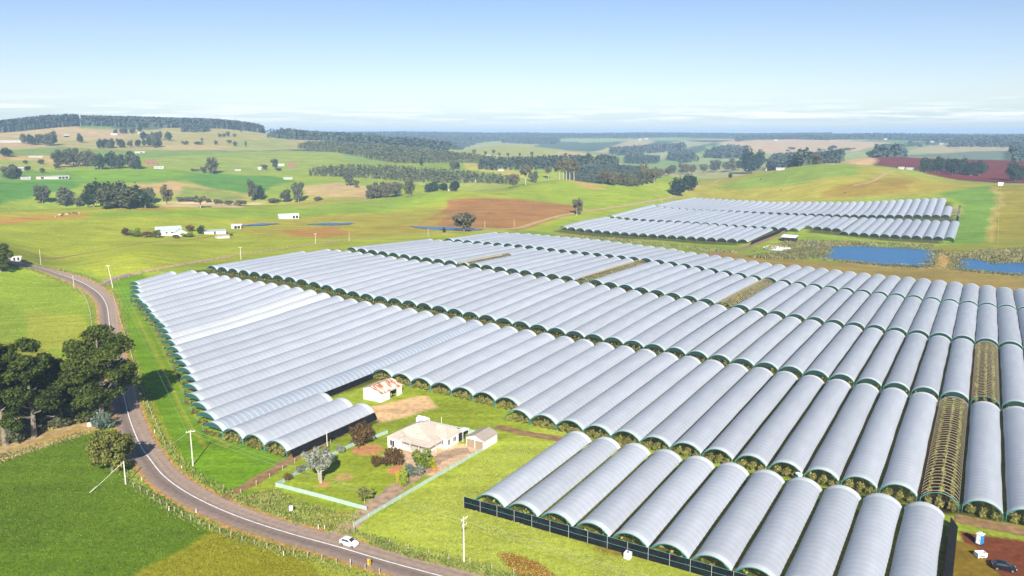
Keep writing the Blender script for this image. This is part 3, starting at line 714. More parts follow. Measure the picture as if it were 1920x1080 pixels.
def net_mesh():
    n = 12; V = []; F = []
    for k in range(n + 1):
        x, z = arch(k / n); V.append((x * .985, 0.06, z - .04)); V.append((x * .985, 0.06, min(z - .04, 2.15)))
    for k in range(n): F.append((2 * k, 2 * k + 1, 2 * k + 3, 2 * k + 2))
    me = mesh_data("end_net_or_shade", V, F, m_net)
    return me
nm = net_mesh(); inside_shade_me = nm.copy(); inside_shade_me.materials[0] = m_inside_shade
def flap_mesh():
    n = 14; V = []; F = []
    for j, (y, g) in enumerate(((-.35, .05), (0.0, .09), (.8, .06), (1.3, .04))):
        for k in range(n + 1):
            x, z = arch(k / n); V.append((x * (1 + g / HW), y, z + g))
    for j in range(3):
        for k in range(n): F.append((j * (n + 1) + k, j * (n + 1) + k + 1, (j + 1) * (n + 1) + k + 1, (j + 1) * (n + 1) + k))
    return mesh_data("end_flap", V, F, m_flap, smooth=True)
flm = flap_mesh()
ribs_r = random.Random(8)
tunnel_count = 0
def tunnel(P, Q, label, group, mat=m_film, bare=False, near=1, net_or_shade=False, flap=True, frame=True, t0=0.0, t1=1.0, bare_to=0.0, backflap=True):
    """one tunnel from its near end P to its far end Q; cover follows the lie of the land"""
    global tunnel_count
    tunnel_count += 1
    P, Q = np.array(P[:2]), np.array(Q[:2]); d = Q - P; Ln = float(np.linalg.norm(d)); d /= Ln
    rz = math.atan2(d[1], d[0]) - math.pi / 2; z0 = h1(*P)
    root = empty("polytunnel", (P[0], P[1], z0), rz)
    tag(root, label, "polytunnel", group)
    step = {0: 8.0, 1: 1.0, 2: 4.0}[near]
    nS = max(2, int(round(Ln / step))) + 1
    S = np.linspace(0, Ln, nS); zz = height(P[0] + d[0] * S, P[1] + d[1] * S) - z0
    sway = 0.10 * np.sin(S / 7.0 + tunnel_count) + 0.06 * np.sin(S / 2.9 + 2 * tunnel_count)
    nA = 14 if near == 1 else 10
    if bare:
        hoops = MB(); every = 2.0 if near == 1 else 2.6
        for s in np.arange(0.8, Ln, every):
            zc = float(np.interp(s, S, zz))
            hoops.tube([(arch(k / 9)[0], s, arch(k / 9)[1] + zc) for k in range(10)], 0.06 if near == 1 else 0.09, 4, 0, caps=False)
        for x, z in ((-HW, LEG), (HW, LEG), (0, LEG + RISE)):
            hoops.tube([(x, s, z + zc) for s, zc in zip(S[::8], zz[::8])] + [(x, S[-1], z + zz[-1])], 0.05, 4, 0, caps=False)
        hoops.build("hoops", [m_rust], root)
    else:
        s0 = 0 if bare_to == 0 else int(nS * bare_to)
        V = np.zeros((nS - s0, nA + 1, 3)); 
        for k in range(nA + 1):
            t = t0 + (t1 - t0) * k / nA
            x, z = arch(t)
            sag = np.where(np.arange(s0, nS) % 2 == 0, 0.0, 0.045) if near == 1 else np.zeros(nS - s0)
            V[:, k, 0] = x * (1 - sag / 4) + (sway[s0:] * (0.6 if k in (0, nA) else 0.25))
            V[:, k, 1] = S[s0:]
            V[:, k, 2] = z - sag * math.sin(math.pi * t) + zz[s0:] + (sway[s0:] * .5 if k in (0, nA) else 0)
        n = nS - s0; w = nA + 1
        ii = (np.arange(n - 1)[:, None] * w + np.arange(nA)[None]).ravel()
        me = mesh_data("cover", V.reshape(-1, 3), np.stack([ii, ii + 1, ii + w + 1, ii + w], 1), mat, smooth=True)
        put("cover", me, root)
        if bare_to > 0:
            hoops = MB()
            for s in np.arange(0.8, Ln * bare_to, 2.2):
                zc = float(np.interp(s, S, zz)); hoops.tube([(arch(k / 9)[0], s, arch(k / 9)[1] + zc) for k in range(10)], 0.11, 4, 0, caps=False)
            hoops.build("hoops", [m_rust], root)
        if flap:
            put("end_flap", flm, root, (0, 0, 0))
            if backflap: put("end_flap", flm, root, (0, Ln, zz[-1]), math.pi)
    if frame:
        put("end_hoop", fm_teal, root, (0, -0.4, 0.0))
        if near == 1: put("end_hoop", fm_galv, root, (0, Ln + .4, zz[-1]), math.pi)
    if net_or_shade: put("end_net_or_shade", inside_shade_me if net_or_shade == 2 else nm, root, (0, -.3, 0))  # real netting at the road ends; elsewhere a dark sheet imitating the shaded inside
    return root

U_L1, U_L2, U_L3 = 266.0, 354.0, 443.0
def gap(i, a, b_): return float(np.interp(i, [5, 45], [a, b_]))
def left_u(i):
    t = [(1, 228), (2, 223), (3, 218), (4, 212), (5, 208), (6, 205), (8, 197), (10, 190), (12, 181), (14, 172), (16, 163), (18, 154), (20, 143), (23, 131)]
    return float(np.interp(i, [a for a, _ in t], [b_ for _, b_ in t]))
front_posts = []                                  # (i, u) of the near ends, for the bushes
g1, g2, g3, g4 = "tunnels of the front row", "tunnels of the second row", "tunnels of the third row", "tunnels of the back row"
for i in range(1, 50):
    if i <= 23:
        u0 = left_u(i); lab = f"white polytunnel ending at the road verge, {ordinal(i)} down from the lane junction"
        kind = dict(net_or_shade=True)
        if i == 23: lab = "bluish polytunnel with black side screen along the grass near the rusty shed"; kind = dict(net_or_shade=True, mat=m_film_blue)
        if i in (12, 13): lab = f"bright new white polytunnel in the left block, {'upper' if i == 12 else 'lower'} of the two whitest"; kind = dict(net_or_shade=True, mat=m_film_new)
    elif i <= 30:
        u0 = 190.8 - 0.25 * (i - 24); lab = f"white polytunnel, {ordinal(i - 23)} from the left above the rusty roofed shed"; kind = {}
    else:
        u0 = 182.2 + 0.18 * (i - 31); lab = f"white polytunnel in the long front row, {ordinal(i - 30)} right of the step behind the garage"; kind = {}
        if i == 44: lab = "uncovered polytunnel of bare straw-coloured hoops in the front row"; kind = dict(bare=True)
    front_posts.append((i, u0))
    r_ = tunnel(UV(u0, VI(i)), UV(U_L1 - gap(i, 11.5, 5.6) - (0 if i > 1 else 6), VI(i)), lab, g1, near=1, **kind)
    r_.scale = (.945 if i >= 38 else 1.035 if i <= 30 else 1.0, 1, 1)
for k, i in enumerate((24, 25, 26)):
    tunnel(UV(130.5, VI(i)), UV(162.8 + (0.6 - k * .3), VI(i)), ["short polytunnel beside the bluish one near the road", "middle one of three short polytunnels by the road", "short polytunnel with black screen and lifted plastic beside the garden"][k],
           "short tunnels by the road", near=1)
    front_posts.append((i, 130.5))
for i in range(2, 50):
    lab = f"white polytunnel in the second row back, {ordinal(i - 1)} from the left end"
    kw = dict(net_or_shade=2)  # dark sheet painted in for the dim mouth
    if i == 45: lab = "uncovered polytunnel of bare hoops in the second row at the right edge"; kw = dict(bare=True)
    if i == 13: lab = "polytunnel in the second row with its left side pulled open"; kw = dict(t0=0.22, net_or_shade=2)
    u1 = U_L2 - gap(i, 12, 5.6)
    if i == 2: u1 = 330.0
    tunnel(UV(U_L1 + 0.6, VI(i)), UV(u1, VI(i)), lab, g2, near=1 if i > 20 else 2, **kw).scale = ((.945 if i >= 40 else 1.035 if i <= 32 else 1), 1, 1)
for i in range(4, 50):
    lab = f"white polytunnel in the third row back, {ordinal(i - 3)} from the left end"
    kw = dict(net_or_shade=2)
    if i == 23: lab = "uncovered polytunnel of bare hoops, left one of two in the third row"; kw = dict(bare=True)
    if i == 32: lab = "uncovered polytunnel of bare hoops, right one of two in the third row"; kw = dict(bare=True)
    if i == 14: lab = "half covered polytunnel with its near hoops bare in the third row"; kw = dict(bare_to=0.6)
    tunnel(UV(U_L2 + .6, VI(i)), UV(U_L3 - gap(i, 11, 5.0), VI(i)), lab, g3, near=2, **kw).scale = (1.035 if i <= 36 else 1, 1, 1)
for i in range(5, 50):
    tunnel(UV(U_L3 + .6, VI(i)), UV(512 - (8 if 23 <= i <= 31 else 0) + (0 if i > 7 else (i - 8) * 3), VI(i)), f"white polytunnel in the back row before the pond, {ordinal(i - 4)} from the left end", g4, near=2, net_or_shade=2).scale = (1.035 if i <= 36 else 1, 1, 1)
for k in range(11):
    i = 33.9 + k
    tunnel(UV(133.4, V0 + PW * (33.62 + k) + .6), UV(176 + .1 * k, V0 + PW * (33.62 + k) + .6), f"white polytunnel in the nearest block behind black mesh, {ordinal(k + 1)} from the left", "tunnels of the nearest block", near=1).scale = (.955, 1, 1)

def far_row(a, b_, n, u1, what, group, skip=(), left=1, ex=None):
    A, B = hit(*a), hit(*b_)
    for k in range(n):
        p = A[:2] + (B[:2] - A[:2]) * k / (n - 1)
        u, v = float(p @ AX), float(p @ BX)
        w = float(np.hypot(*(B[:2] - A[:2]))) / (n - 1)
        uu = u1(k) if callable(u1) else u1
        lab = f"far white polytunnel, {ordinal(k + 1)} from the left in {what}"
        bare = k in skip
        if bare: lab = f"uncovered polytunnel of bare hoops at the right end of {what}"
        r = tunnel(p, UV(uu, v), lab, group, near=0 if not bare else 2, bare=bare, backflap=False)
        s = w * .97 / (2 * HW); r.scale = (s, 1, 1.05)
far_row((1058, 433), (1495, 462), 22, lambda k: 700.0, "the lowest left row", "far tunnels, lowest row", skip=(19, 20, 21)) if False else None
far_row((1056, 432), (1392, 457.5), 20, 708.0, "the lowest left row", "far tunnels of the lowest row")
far_row((1145, 411), (1488, 436), 21, 836.0, "the middle left row", "far tunnels of the middle row")
far_row((1515, 431), (1568, 436), 4, 836.0, "the stepped group beside the track", "far tunnels of the stepped group")
far_row((1582, 442.5), (1779, 453), 11, 838.0, "the right block above the pond", "far tunnels above the pond")
far_row((1230, 391), (1790, 410), 37, lambda k: 968.0 if k < 35 else 925.0, "the highest row", "far tunnels of the highest row", skip=(36,))

# black screens
def screen(name, pts, hgt, lab, post_every=5.2, lean=0.0, wire=True):
    """windbreak of black mesh on steel posts along a line of ground points"""
    c = np.mean([p[:2] for p in pts], 0); root = empty(name, (c[0], c[1], h1(*c)))
    tag(root, lab, "windbreak")
    P = []
    for a, b_ in zip(pts[:-1], pts[1:]):
        a, b_ = np.array(a[:2]), np.array(b_[:2]); n = max(1, int(round(np.linalg.norm(b_ - a) / post_every)))
        P += [a + (b_ - a) * k / n for k in range(n)]
    P.append(np.array(pts[-1][:2])); V = []; F = []
    rg = random.Random(len(P))
    for k, p in enumerate(P):
        z = h1(*p) - root.location.z; x, y = p - c
        d = P[min(k + 1, len(P) - 1)] - P[max(k - 1, 0)]; d /= np.linalg.norm(d); nn = np.array([d[1], -d[0]])
        for t in (0.0, .5, 1.0):
            o = lean * (1 - t) + rg.uniform(-.05, .05)
            V.append((x + nn[0] * o, y + nn[1] * o, z + (-.1 if t == 0 else hgt * t + (rg.uniform(-.06, .03) if t == 1 else 0))))
    for k in range(len(P) - 1):
        for t in (0, 1): F.append((k * 3 + t, (k + 1) * 3 + t, (k + 1) * 3 + t + 1, k * 3 + t + 1))
    put("mesh_panel", mesh_data("mesh_panel", V, F, m_black), root)
    if wire:
        for k, p in enumerate(P):
            d = P[min(k + 1, len(P) - 1)] - P[max(k - 1, 0)]; d /= np.linalg.norm(d); nn = np.array([d[1], -d[0]]) * .14
            z = h1(*p) - root.location.z; x, y = p - c
            MB().tube([(x + nn[0], y + nn[1], z - .2), (x + nn[0], y + nn[1], z + hgt + .15)], 0.06, 5).build("post", [m_galv], root)
        w = MB()
        for f in (.5, 1.0):
            w.tube([(p[0] - c[0] + .1, p[1] - c[1] - .16, h1(*p) - root.location.z + hgt * f) for p in P], 0.04, 4, 0, caps=False)
        w.build("wire", [m_teal], root)
    return root
vL, vR = V0 + PW * 33.1 - .3, V0 + PW * 44.2 + .2
screen("windbreak_fence", [UV(131.6, vL - .6), UV(131.8, vL + 46), UV(132.0, vR)], 2.6, "long black mesh windbreak on steel posts before the nearest tunnels", 4.1)
screen("windbreak_fence", [UV(132.2, vR + .4), UV(177, vR + .6)], 1.9, "black mesh windbreak sloping along the right side of the nearest block", 6, lean=1.6, wire=False)
screen("windbreak_fence", [UV(131.0, VI(26.5) + .2), UV(163, VI(26.5) + .2)], 1.75, "black mesh windbreak beside the short tunnel and garden", 5, lean=1.0, wire=False)
screen("windbreak_fence", [UV(164, VI(23.5) + .3), UV(190, VI(23.5) + .3)], 1.75, "black mesh windbreak along the bluish tunnel behind the rusty shed", 5, lean=.3, wire=False)
screen("windbreak_fence", [hit(1408, 459)[:2], hit(1462, 437)[:2], hit(1502, 408)[:2]], 2.6, "black mesh windbreak along the track by the far tunnels", 8, wire=False)
screen("windbreak_fence", [hit(1788, 455)[:2], hit(1802, 386)[:2]], 2.6, "black mesh windbreak at the right end of the far tunnels", 8, wire=False)
# ---------------------------------------------------------------- trees and bushes
m_bark = mat_plain("grey_bark", (0.20, 0.165, 0.13, 1), 0.9, var=0.4, scale=2)
m_pale_bark = mat_plain("pale_gum_bark", (0.40, 0.35, 0.28, 1), 0.85, var=0.25, scale=1)
LEAF = {
    'pine': mat_leaf("pine_needles", (0.008, 0.022, 0.004, 1), (0.115, 0.148, 0.022, 1), 0.3),
    'gum': mat_leaf("gum_leaves", (0.045, 0.062, 0.030, 1), (0.20, 0.20, 0.10, 1), 0.2),
    'gumbrown': mat_leaf("dry_gum_leaves", (0.060, 0.062, 0.030, 1), (0.26, 0.22, 0.12, 1), 0.2),
    'dark': mat_leaf("cypress_leaves", (0.012, 0.030, 0.016, 1), (0.065, 0.105, 0.04, 1), 0.25),
    'olive': mat_leaf("olive_leaves", (0.040, 0.055, 0.010, 1), (0.27, 0.27, 0.055, 1), 0.5),
    'blue': mat_leaf("blue_green_leaves", (0.07, 0.11, 0.085, 1), (0.26, 0.34, 0.27, 1), 0.6),
    'copper': mat_leaf("copper_leaves", (0.045, 0.024, 0.012, 1), (0.22, 0.14, 0.055, 1), 0.7),
    'lime': mat_leaf("lime_leaves", (0.07, 0.12, 0.02, 1), (0.34, 0.38, 0.05, 1), 0.7),
    'gold': mat_leaf("golden_leaves", (0.22, 0.24, 0.02, 1), (0.62, 0.52, 0.04, 1), 0.7),
    'grey': mat_leaf("grey_green_leaves", (0.11, 0.13, 0.095, 1), (0.36, 0.37, 0.28, 1), 0.7),
    'berry': mat_leaf("berry_leaves", (0.085, 0.090, 0.022, 1), (0.37, 0.34, 0.10, 1), 0.8),
    'far': mat_leaf("far_wood_leaves", (0.045, 0.068, 0.048, 1), (0.095, 0.12, 0.075, 1), 0.02, 0.1),
    'plant': mat_leaf("plantation_leaves", (0.115, 0.132, 0.058, 1), (0.165, 0.18, 0.08, 1), 0.015, 0.1),
    'reed': mat_leaf("reed_blades", (0.10, 0.11, 0.035, 1), (0.34, 0.30, 0.12, 1), 0.1),
    'straw': mat_leaf("dry_grass_blades", (0.20, 0.17, 0.06, 1), (0.48, 0.40, 0.18, 1), 0.3),
    'tuft': mat_leaf("verge_grass_blades", (0.10, 0.15, 0.03, 1), (0.34, 0.36, 0.10, 1), 0.3),
}
def leaf_cloud(rg, lobes, n, size, shell=0.55, flat=0.0):
    """n leaf clumps (bent quads) spread through the outer part of the lobes (x, y, z, rx, ry, rz)"""
    lobes = np.array(lobes, float); vol = (lobes[:, 3] * lobes[:, 4] * lobes[:, 5]) ** 0.67
    pick = rg.choice(len(lobes), n, p=vol / vol.sum())
    d = rg.normal(size=(n, 3)); d /= np.linalg.norm(d, axis=1)[:, None]
    rad = (shell + (1 - shell) * rg.random(n) ** 0.6) * (1 + 0.10 * rg.normal(size=n))
    c = lobes[pick, :3] + d * rad[:, None] * lobes[pick, 3:6]
    nrm = d * 0.75 + rg.normal(size=(n, 3)) * 0.55; nrm[:, 2] += 0.25 + flat
    nrm /= np.linalg.norm(nrm, axis=1)[:, None]
    a = np.cross(nrm, rg.normal(size=(n, 3))); a /= np.linalg.norm(a, axis=1)[:, None]; b_ = np.cross(nrm, a)
    s = size * (0.6 + 0.8 * rg.random(n)); t = s * (0.55 + 0.5 * rg.random(n))
    A, B = a * s[:, None], b_ * t[:, None]
    j = lambda: 1 + 0.3 * rg.normal(size=(n, 1))
    V = np.stack([c - A * j() - B * .4 * j(), c - A * .3 + B * j(), c + A * j() + B * .3 * j(), c + A * .2 - B * j()], 1).reshape(-1, 3)
    return V, np.arange(4 * n).reshape(-1, 4)
def crown_mesh(name, seed, lobes, n, size, mat, shell=.55, flat=0.0):
    V, F = leaf_cloud(np.random.default_rng(seed), lobes, n, size, shell, flat)
    return mesh_data(name, V, F, mat)
def rand_lobes(rg, k, r, zc, rz, lr, squash=1.0, lo=0.3):
    L_ = []
    for j in range(k):
        a = 2 * math.pi * (j * 0.618 + rg.random() * .2); q = math.sqrt((j + .5) / k)
        z = zc + rz * (rg.uniform(-1, 1) * (1 - q * .4) + .25 * (1 - q))
        s = lr * rg.uniform(.7, 1.25)
        L_.append((r * q * math.cos(a), r * q * math.sin(a), z, s, s, s * squash))
    return L_
def trunk_mesh(name, seed, h, r, mat, limbs=5, spread=2.0, lean=0.0, top=1.0, multi=1):
    rg = random.Random(seed); mb = MB()
    for m_ in range(multi):
        ox = (m_ - (multi - 1) / 2) * r * 2.2; k = 5; P = []
        for j in range(k + 1):
            t = j / k; P.append((ox * (1 + 1.8 * t) + lean * t * t + rg.uniform(-.1, .1) * r, rg.uniform(-.5, .5) * r + (rg.uniform(-1, 1) * spread * .2 * t if multi > 1 else 0), h * t * top - (.4 if j == 0 else 0)))
        mb.tube(P, [r * (1.25 - .95 * j / k) for j in range(k + 1)], 7)
        for q in range(limbs):
            t = .4 + .55 * q / max(1, limbs); a = rg.uniform(0, 6.28); base = (ox * (1 + 1.8 * t) + lean * t * t, 0, h * t * top)
            e_ = (base[0] + math.cos(a) * spread, base[1] + math.sin(a) * spread, base[2] + spread * rg.uniform(.3, .9)); mid = tuple((base[i] * .5 + e_[i] * .5 + (0, 0, -.12 * spread)[i]) for i in range(3))
            mb.tube([base, mid, e_], [r * .42 * (1.1 - t * .5), r * .3 * (1.1 - t * .5), r * .1], 5)
    return mb.data(name, [mat])

# prototypes are one unit wide and high when scaled; each kind has several shapes
PROTO = {}
def proto(kind, crowns, trunks): PROTO[kind] = (crowns, trunks)
for kind, mk, tm in (('gum', 'gum', m_bark), ('gumbrown', 'gumbrown', m_bark)):
    cr_, tr_ = [], []
    for s in range(4):
        rg = random.Random(40 + s + len(kind))
        lob = rand_lobes(rg, 13, .34, .60, .27, .165, .9) + rand_lobes(rg, 6, .26, .30, .10, .15, .9)
        cr_.append(crown_mesh("crown", 70 + s, lob, 1500, .042, LEAF[mk], .35)); tr_.append(trunk_mesh("trunk", s, .80, .028, tm, 6, .26))
    proto(kind, cr_, tr_)
cr_, tr_ = [], []
for s in range(3):                                   # loose crown high on a bare trunk
    rg = random.Random(60 + s); lob = rand_lobes(rg, 12, .38, .68, .24, .15, .8)
    cr_.append(crown_mesh("crown", 90 + s, lob, 1000, .045, LEAF['gumbrown'], .3)); tr_.append(trunk_mesh("trunk", 20 + s, .86, .034, m_pale_bark, 6, .24))
proto('tallgum', cr_, tr_)
cr_, tr_ = [], []
for s in range(3):
    rg = random.Random(80 + s); lob = rand_lobes(rg, 14, .30, .50, .34, .20, 1.0) + [(0, 0, .5, .36, .36, .40)]
    cr_.append(crown_mesh("crown", 120 + s, lob, 1300, .045, LEAF['dark'], .6)); tr_.append(trunk_mesh("trunk", 30 + s, .5, .04, m_bark, 3, .15))
proto('dark', cr_, tr_)
cr_, tr_ = [], []
for s in range(3):                                   # low bush
    rg = random.Random(100 + s); lob = rand_lobes(rg, 10, .34, .42, .22, .22, .9)
    cr_.append(crown_mesh("crown", 140 + s, lob, 520, .06, LEAF['gum'], .5)); tr_.append(trunk_mesh("trunk", 50 + s, .4, .03, m_bark, 3, .2))
proto('bush', cr_, tr_)
def single(kind, mk, n, size, lob, trunk, shell=.5):
    proto(kind, [crown_mesh("crown", 200 + len(PROTO), lob, n, size, LEAF[mk], shell)], [trunk])
single('olive', 'olive', 6000, .026, rand_lobes(random.Random(5), 34, .40, .52, .36, .15, .8), trunk_mesh("trunk", 61, .6, .03, m_bark, 7, .3), .45)
single('blue', 'blue', 1500, .035, rand_lobes(random.Random(6), 18, .38, .46, .32, .16, 1.0), trunk_mesh("trunk", 62, .5, .03, m_bark, 4, .25), .45)
single('grey', 'grey', 3000, .030, rand_lobes(random.Random(7), 24, .40, .64, .26, .13, .8), trunk_mesh("trunk", 63, .62, .040, m_pale_bark, 8, .30, multi=3), .4)
single('copper', 'copper', 2600, .032, rand_lobes(random.Random(8), 20, .34, .52, .32, .17, 1.0), trunk_mesh("trunk", 64, .4, .03, m_bark, 4, .2), .5)
single('copperlow', 'copper', 1500, .036, rand_lobes(random.Random(18), 16, .36, .48, .26, .20, .9), trunk_mesh("trunk", 74, .4, .03, m_bark, 4, .2), .5)
single('lime', 'lime', 2200, .035, rand_lobes(random.Random(9), 18, .33, .50, .34, .19, 1.0), trunk_mesh("trunk", 65, .4, .03, m_bark, 3, .2), .55)
single('gold', 'gold', 900, .05, [(0, 0, .48, .42, .42, .50), (.1, 0, .25, .38, .38, .25)], trunk_mesh("trunk", 66, .3, .04, m_bark, 2, .1), .7)
single('limecone', 'lime', 1100, .05, [(0, 0, .5, .40, .40, .50), (.0, 0, .3, .42, .42, .3)], trunk_mesh("trunk", 67, .3, .04, m_bark, 2, .1), .75)
single('greylow', 'grey', 900, .05, rand_lobes(random.Random(19), 12, .34, .44, .24, .22, .95), trunk_mesh("trunk", 68, .4, .03, m_bark, 3, .2), .5)
single('sapling', 'olive', 700, .040, rand_lobes(random.Random(20), 16, .40, .62, .26, .13, .8), trunk_mesh("trunk", 69, .6, .02, m_pale_bark, 6, .25), .3)
tree_n = 0
def tree(kind, px, py, hp, wp, label, group=None, cat='tree', name=None, leaf=None):
    """a tree whose foot is seen at (px, py), hp photo pixels tall and wp wide"""
    global tree_n
    tree_n += 1
    p = hit(px, py); H_ = up_px(p, hp); W_ = wp * depth_of(p) / FPX
    cr_, tr_ = PROTO[kind]; rg = random.Random(tree_n * 7 + int(px))
    k = rg.randrange(len(cr_))
    root = empty(name or {'bush': 'bush', 'dark': 'cypress_tree', 'gum': 'gum_tree', 'gumbrown': 'gum_tree', 'tallgum': 'gum_tree'}.get(kind, 'garden_tree'), p, rg.uniform(0, 6.28), (W_, W_, H_))
    tag(root, label, cat, group)
    put("crown", cr_[k], root)
    if kind not in ('bush', 'gold', 'limecone') : put("trunk", tr_[k], root)
    return root
def grove(kinds, L_, n, hp, wp, label, group, seed=1, cat='tree'):
    """n trees with their feet inside a quadrilateral or along a line of photo places"""
    rg = random.Random(seed)
    for j in range(n):
        t = (j + .5) / n; k = t * (len(L_) - 1); a = min(int(k), len(L_) - 2); f = k - a
        x = L_[a][0] + (L_[a + 1][0] - L_[a][0]) * f + rg.uniform(-.35, .35) * wp; y = L_[a][1] + (L_[a + 1][1] - L_[a][1]) * f + rg.uniform(-.06, .06) * hp
        s = rg.uniform(.78, 1.12)
        tree(rg.choice(kinds), x, y, hp * s, wp * s * rg.uniform(.9, 1.15), label, group, cat)

# --- the dark pines beside the road, each crown its own
def pine(px, py, hp, wp, seed, label, lean=0.0, n=5200, base=.30, lobes=26, dead=4):
    p = hit(px, py); H_ = up_px(p, hp); W_ = wp * depth_of(p) / FPX / 2
    rg = random.Random(seed); L_ = []
    for j in range(lobes):
        a = j * 2.4 + rg.uniform(-.3, .3); q = math.sqrt((j + .5) / lobes); dome = math.sqrt(max(0, 1 - (q * .93) ** 4))
        z = H_ * (base + (1 - base) * (dome * (.93 - .75 * rg.random() ** 1.6)))
        s = W_ * rg.uniform(.25, .37)
        L_.append((W_ * .80 * q * math.cos(a) + lean * z / H_, W_ * .80 * q * math.sin(a), z - s * .3, s, s, s * .62))
    root = empty("pine_tree", p, 0); tag(root, label, "tree")
    put("crown", crown_mesh("crown", seed, L_, int(n * 1.9), .30, LEAF['pine'], .42, .2), root)
    mb = MB(); r0 = H_ * .020
    T = [(lean * t * t + math.sin(t * 5 + seed) * .35, math.cos(t * 4 + seed) * .3, H_ * .82 * t - (.5 if t == 0 else 0)) for t in (0, .12, .25, .4, .55, .7, .85, 1)]
    mb.tube(T, [r0 * 1.5, r0 * 1.15, r0 * .95, r0 * .85, r0 * .7, r0 * .55, r0 * .4, r0 * .2], 8)
    for l in L_[::2]:
        t = min(.95, max(.25, (l[2] / H_ - .12) / .82)); b0 = np.array([lean * t * t, 0, H_ * .82 * t]); e_ = np.array(l[:3])
        mb.tube([b0, b0 * .5 + e_ * .5 + np.array([0, 0, -.5]), e_], [r0 * .42, r0 * .28, r0 * .1], 5)
    mb.build("trunk", [m_bark], root)
    for k in range(dead):                            # dead bare branches low on the stem
        a = rg.uniform(-2.6, -.4); z = H_ * rg.uniform(.14, .4); ln = W_ * rg.uniform(.35, .75); b0 = np.array([0, 0, z]); e_ = b0 + np.array([math.cos(a) * ln, math.sin(a) * ln, ln * rg.uniform(-.1, .45)])
        mb = MB().tube([b0, b0 * .6 + e_ * .4 + np.array([0, 0, -.2]), e_], [.16, .11, .04], 5)
        s_ = e_ * .55 + b0 * .45; mb.tube([s_, s_ + (e_ - b0) * .35 + np.array([.3, .2, .5])], [.07, .03], 4)
        mb.build("dead_branch", [m_pale_bark], root)
    return root
pine(194, 794, 186, 126, 11, "tallest dark domed pine with forked trunk beside the road bend", .6, 11000, .16, 44, 3)
pine(64, 822, 190, 104, 12, "dark spreading pine with bare pale dead branches beside the dirt track", .2, 9000, .14, 40, 5)
pine(8, 835, 200, 96, 13, "dark pine cut off by the left edge of the photo", -.4, 8000, .12, 38, 4)
pine(118, 800, 120, 96, 14, "lower dark pine filling the gap between two taller pines", 0, 6000, .10, 32, 3)
pine(150, 772, 92, 84, 15, "low pine hanging behind the forked pine trunk", .3, 3600, .1, 20, 1)
pine(-40, 800, 150, 100, 16, "pine mostly outside the left edge of the photo", 0, 3800, .2, 22, 2)
pine(4, 510, 58, 46, 17, "dark round pine at the left edge where the road enters", 0, 3600, .04, 34, 0)
pine(96, 786, 128, 96, 18, "dense dark pine behind the one with bare branches", 0, 6500, .04, 34, 0)
pine(28, 792, 140, 100, 19, "dense dark pine behind the left edge pine", 0, 6500, .04, 34, 0)
pine(168, 760, 104, 74, 20, "dark pine behind the tallest domed pine", 0, 4600, .04, 26, 0)
grove(['bush'], [(25, 838), (70, 806), (120, 800), (160, 790)], 7, 34, 42, "dark bush in the shade under the roadside pines", "bushes under the pines", 3, 'bush')
tree('olive', 211, 884, 80, 82, "olive green rounded tree overhanging the inside of the road bend", cat='tree', name='roadside_tree')
tree('blue', 194, 806, 38, 44, "blue-grey shrub at the foot of the forked pine", cat='bush', name='shrub')
tree('bush', 120, 800, 22, 28, "small olive bush in the dry grass below the pines", cat='bush')
# --- garden
tree('copper', 679, 836, 46, 50, "round copper-leaved tree beside the garden fence near the dirt yard")
tree('grey', 601, 902, 66, 66, "grey-green multi-trunk gum on the front lawn")
tree('copper', 737, 876, 40, 42, "copper-leaved round shrub on a bark bed before the house")
tree('copperlow', 708, 876, 25, 26, "small reddish shrub left of the round copper one", cat='bush', name='shrub')
tree('lime', 793, 880, 44, 44, "big bright green shrub before the verandah")
tree('gold', 811, 879, 22, 14, "golden shrub at the right foot of the bright green one", cat='bush', name='shrub')
tree('limecone', 757, 912, 36, 21, "narrow green conifer beside the driveway", name='conifer')
tree('gold', 746, 906, 24, 10, "slim golden conifer beside the narrow green one", name='conifer')
tree('greylow', 786, 894, 26, 24, "pale grey shrub between the drive and the conifers", cat='bush', name='shrub')
tree('blue', 768, 892, 24, 28, "soft blue-green shrub behind the narrow conifer", cat='bush', name='shrub')
tree('sapling', 684, 944, 34, 38, "small olive sapling inside the mint fence corner")
tree('copperlow', 540, 902, 16, 18, "little brown bush in the left corner of the garden", cat='bush', name='shrub')
tree('greylow', 563, 886, 16, 20, "grey bush by the fence left of the multi-trunk gum", cat='bush', name='shrub')
tree('greylow', 638, 850, 18, 18, "straggly grey bush by the fence behind the gum", cat='bush', name='shrub')
tree('bush', 662, 832, 10, 14, "tiny bush beside the dirt track", cat='bush')
# --- trees of the middle distance
tree('gumbrown', 870, 434, 42, 52, "broad gum by the narrow pond behind the tunnels")
tree('dark', 833, 436, 10, 8, "tiny dark bush beside the lane at the narrow pond", cat='bush', name='shrub')
tree('gumbrown', 1083, 402, 31, 26, "lone gum at the edge of the brown ploughed field")
tree('dark', 1270, 367, 34, 40, "dark cypress at the bend of the lane, left of the pair")
tree('dark', 1294, 358, 32, 32, "dark cypress at the bend of the lane, right of the pair")
tree('dark', 1403, 326, 48, 40, "largest dark tree on the hill beside the lane")
tree('dark', 1421, 320, 40, 30, "dark tree joined to the largest hilltop tree, on its right")
tree('gum', 1443, 318, 24, 22, "pale gum just right of the largest dark hilltop tree")
tree('dark', 1369, 334, 9, 9, "small dark bush beside the lane on the hill", cat='bush', name='shrub')
grove(['gumbrown', 'gum'], [(1285, 328), (1320, 325), (1360, 322), (1395, 318)], 8, 24, 24, "brownish gum in the belt left of the largest hilltop tree", "gum belt on the hill", 4)
tree('gumbrown', 1530, 308, 22, 28, "brownish gum just over the grassy crest")
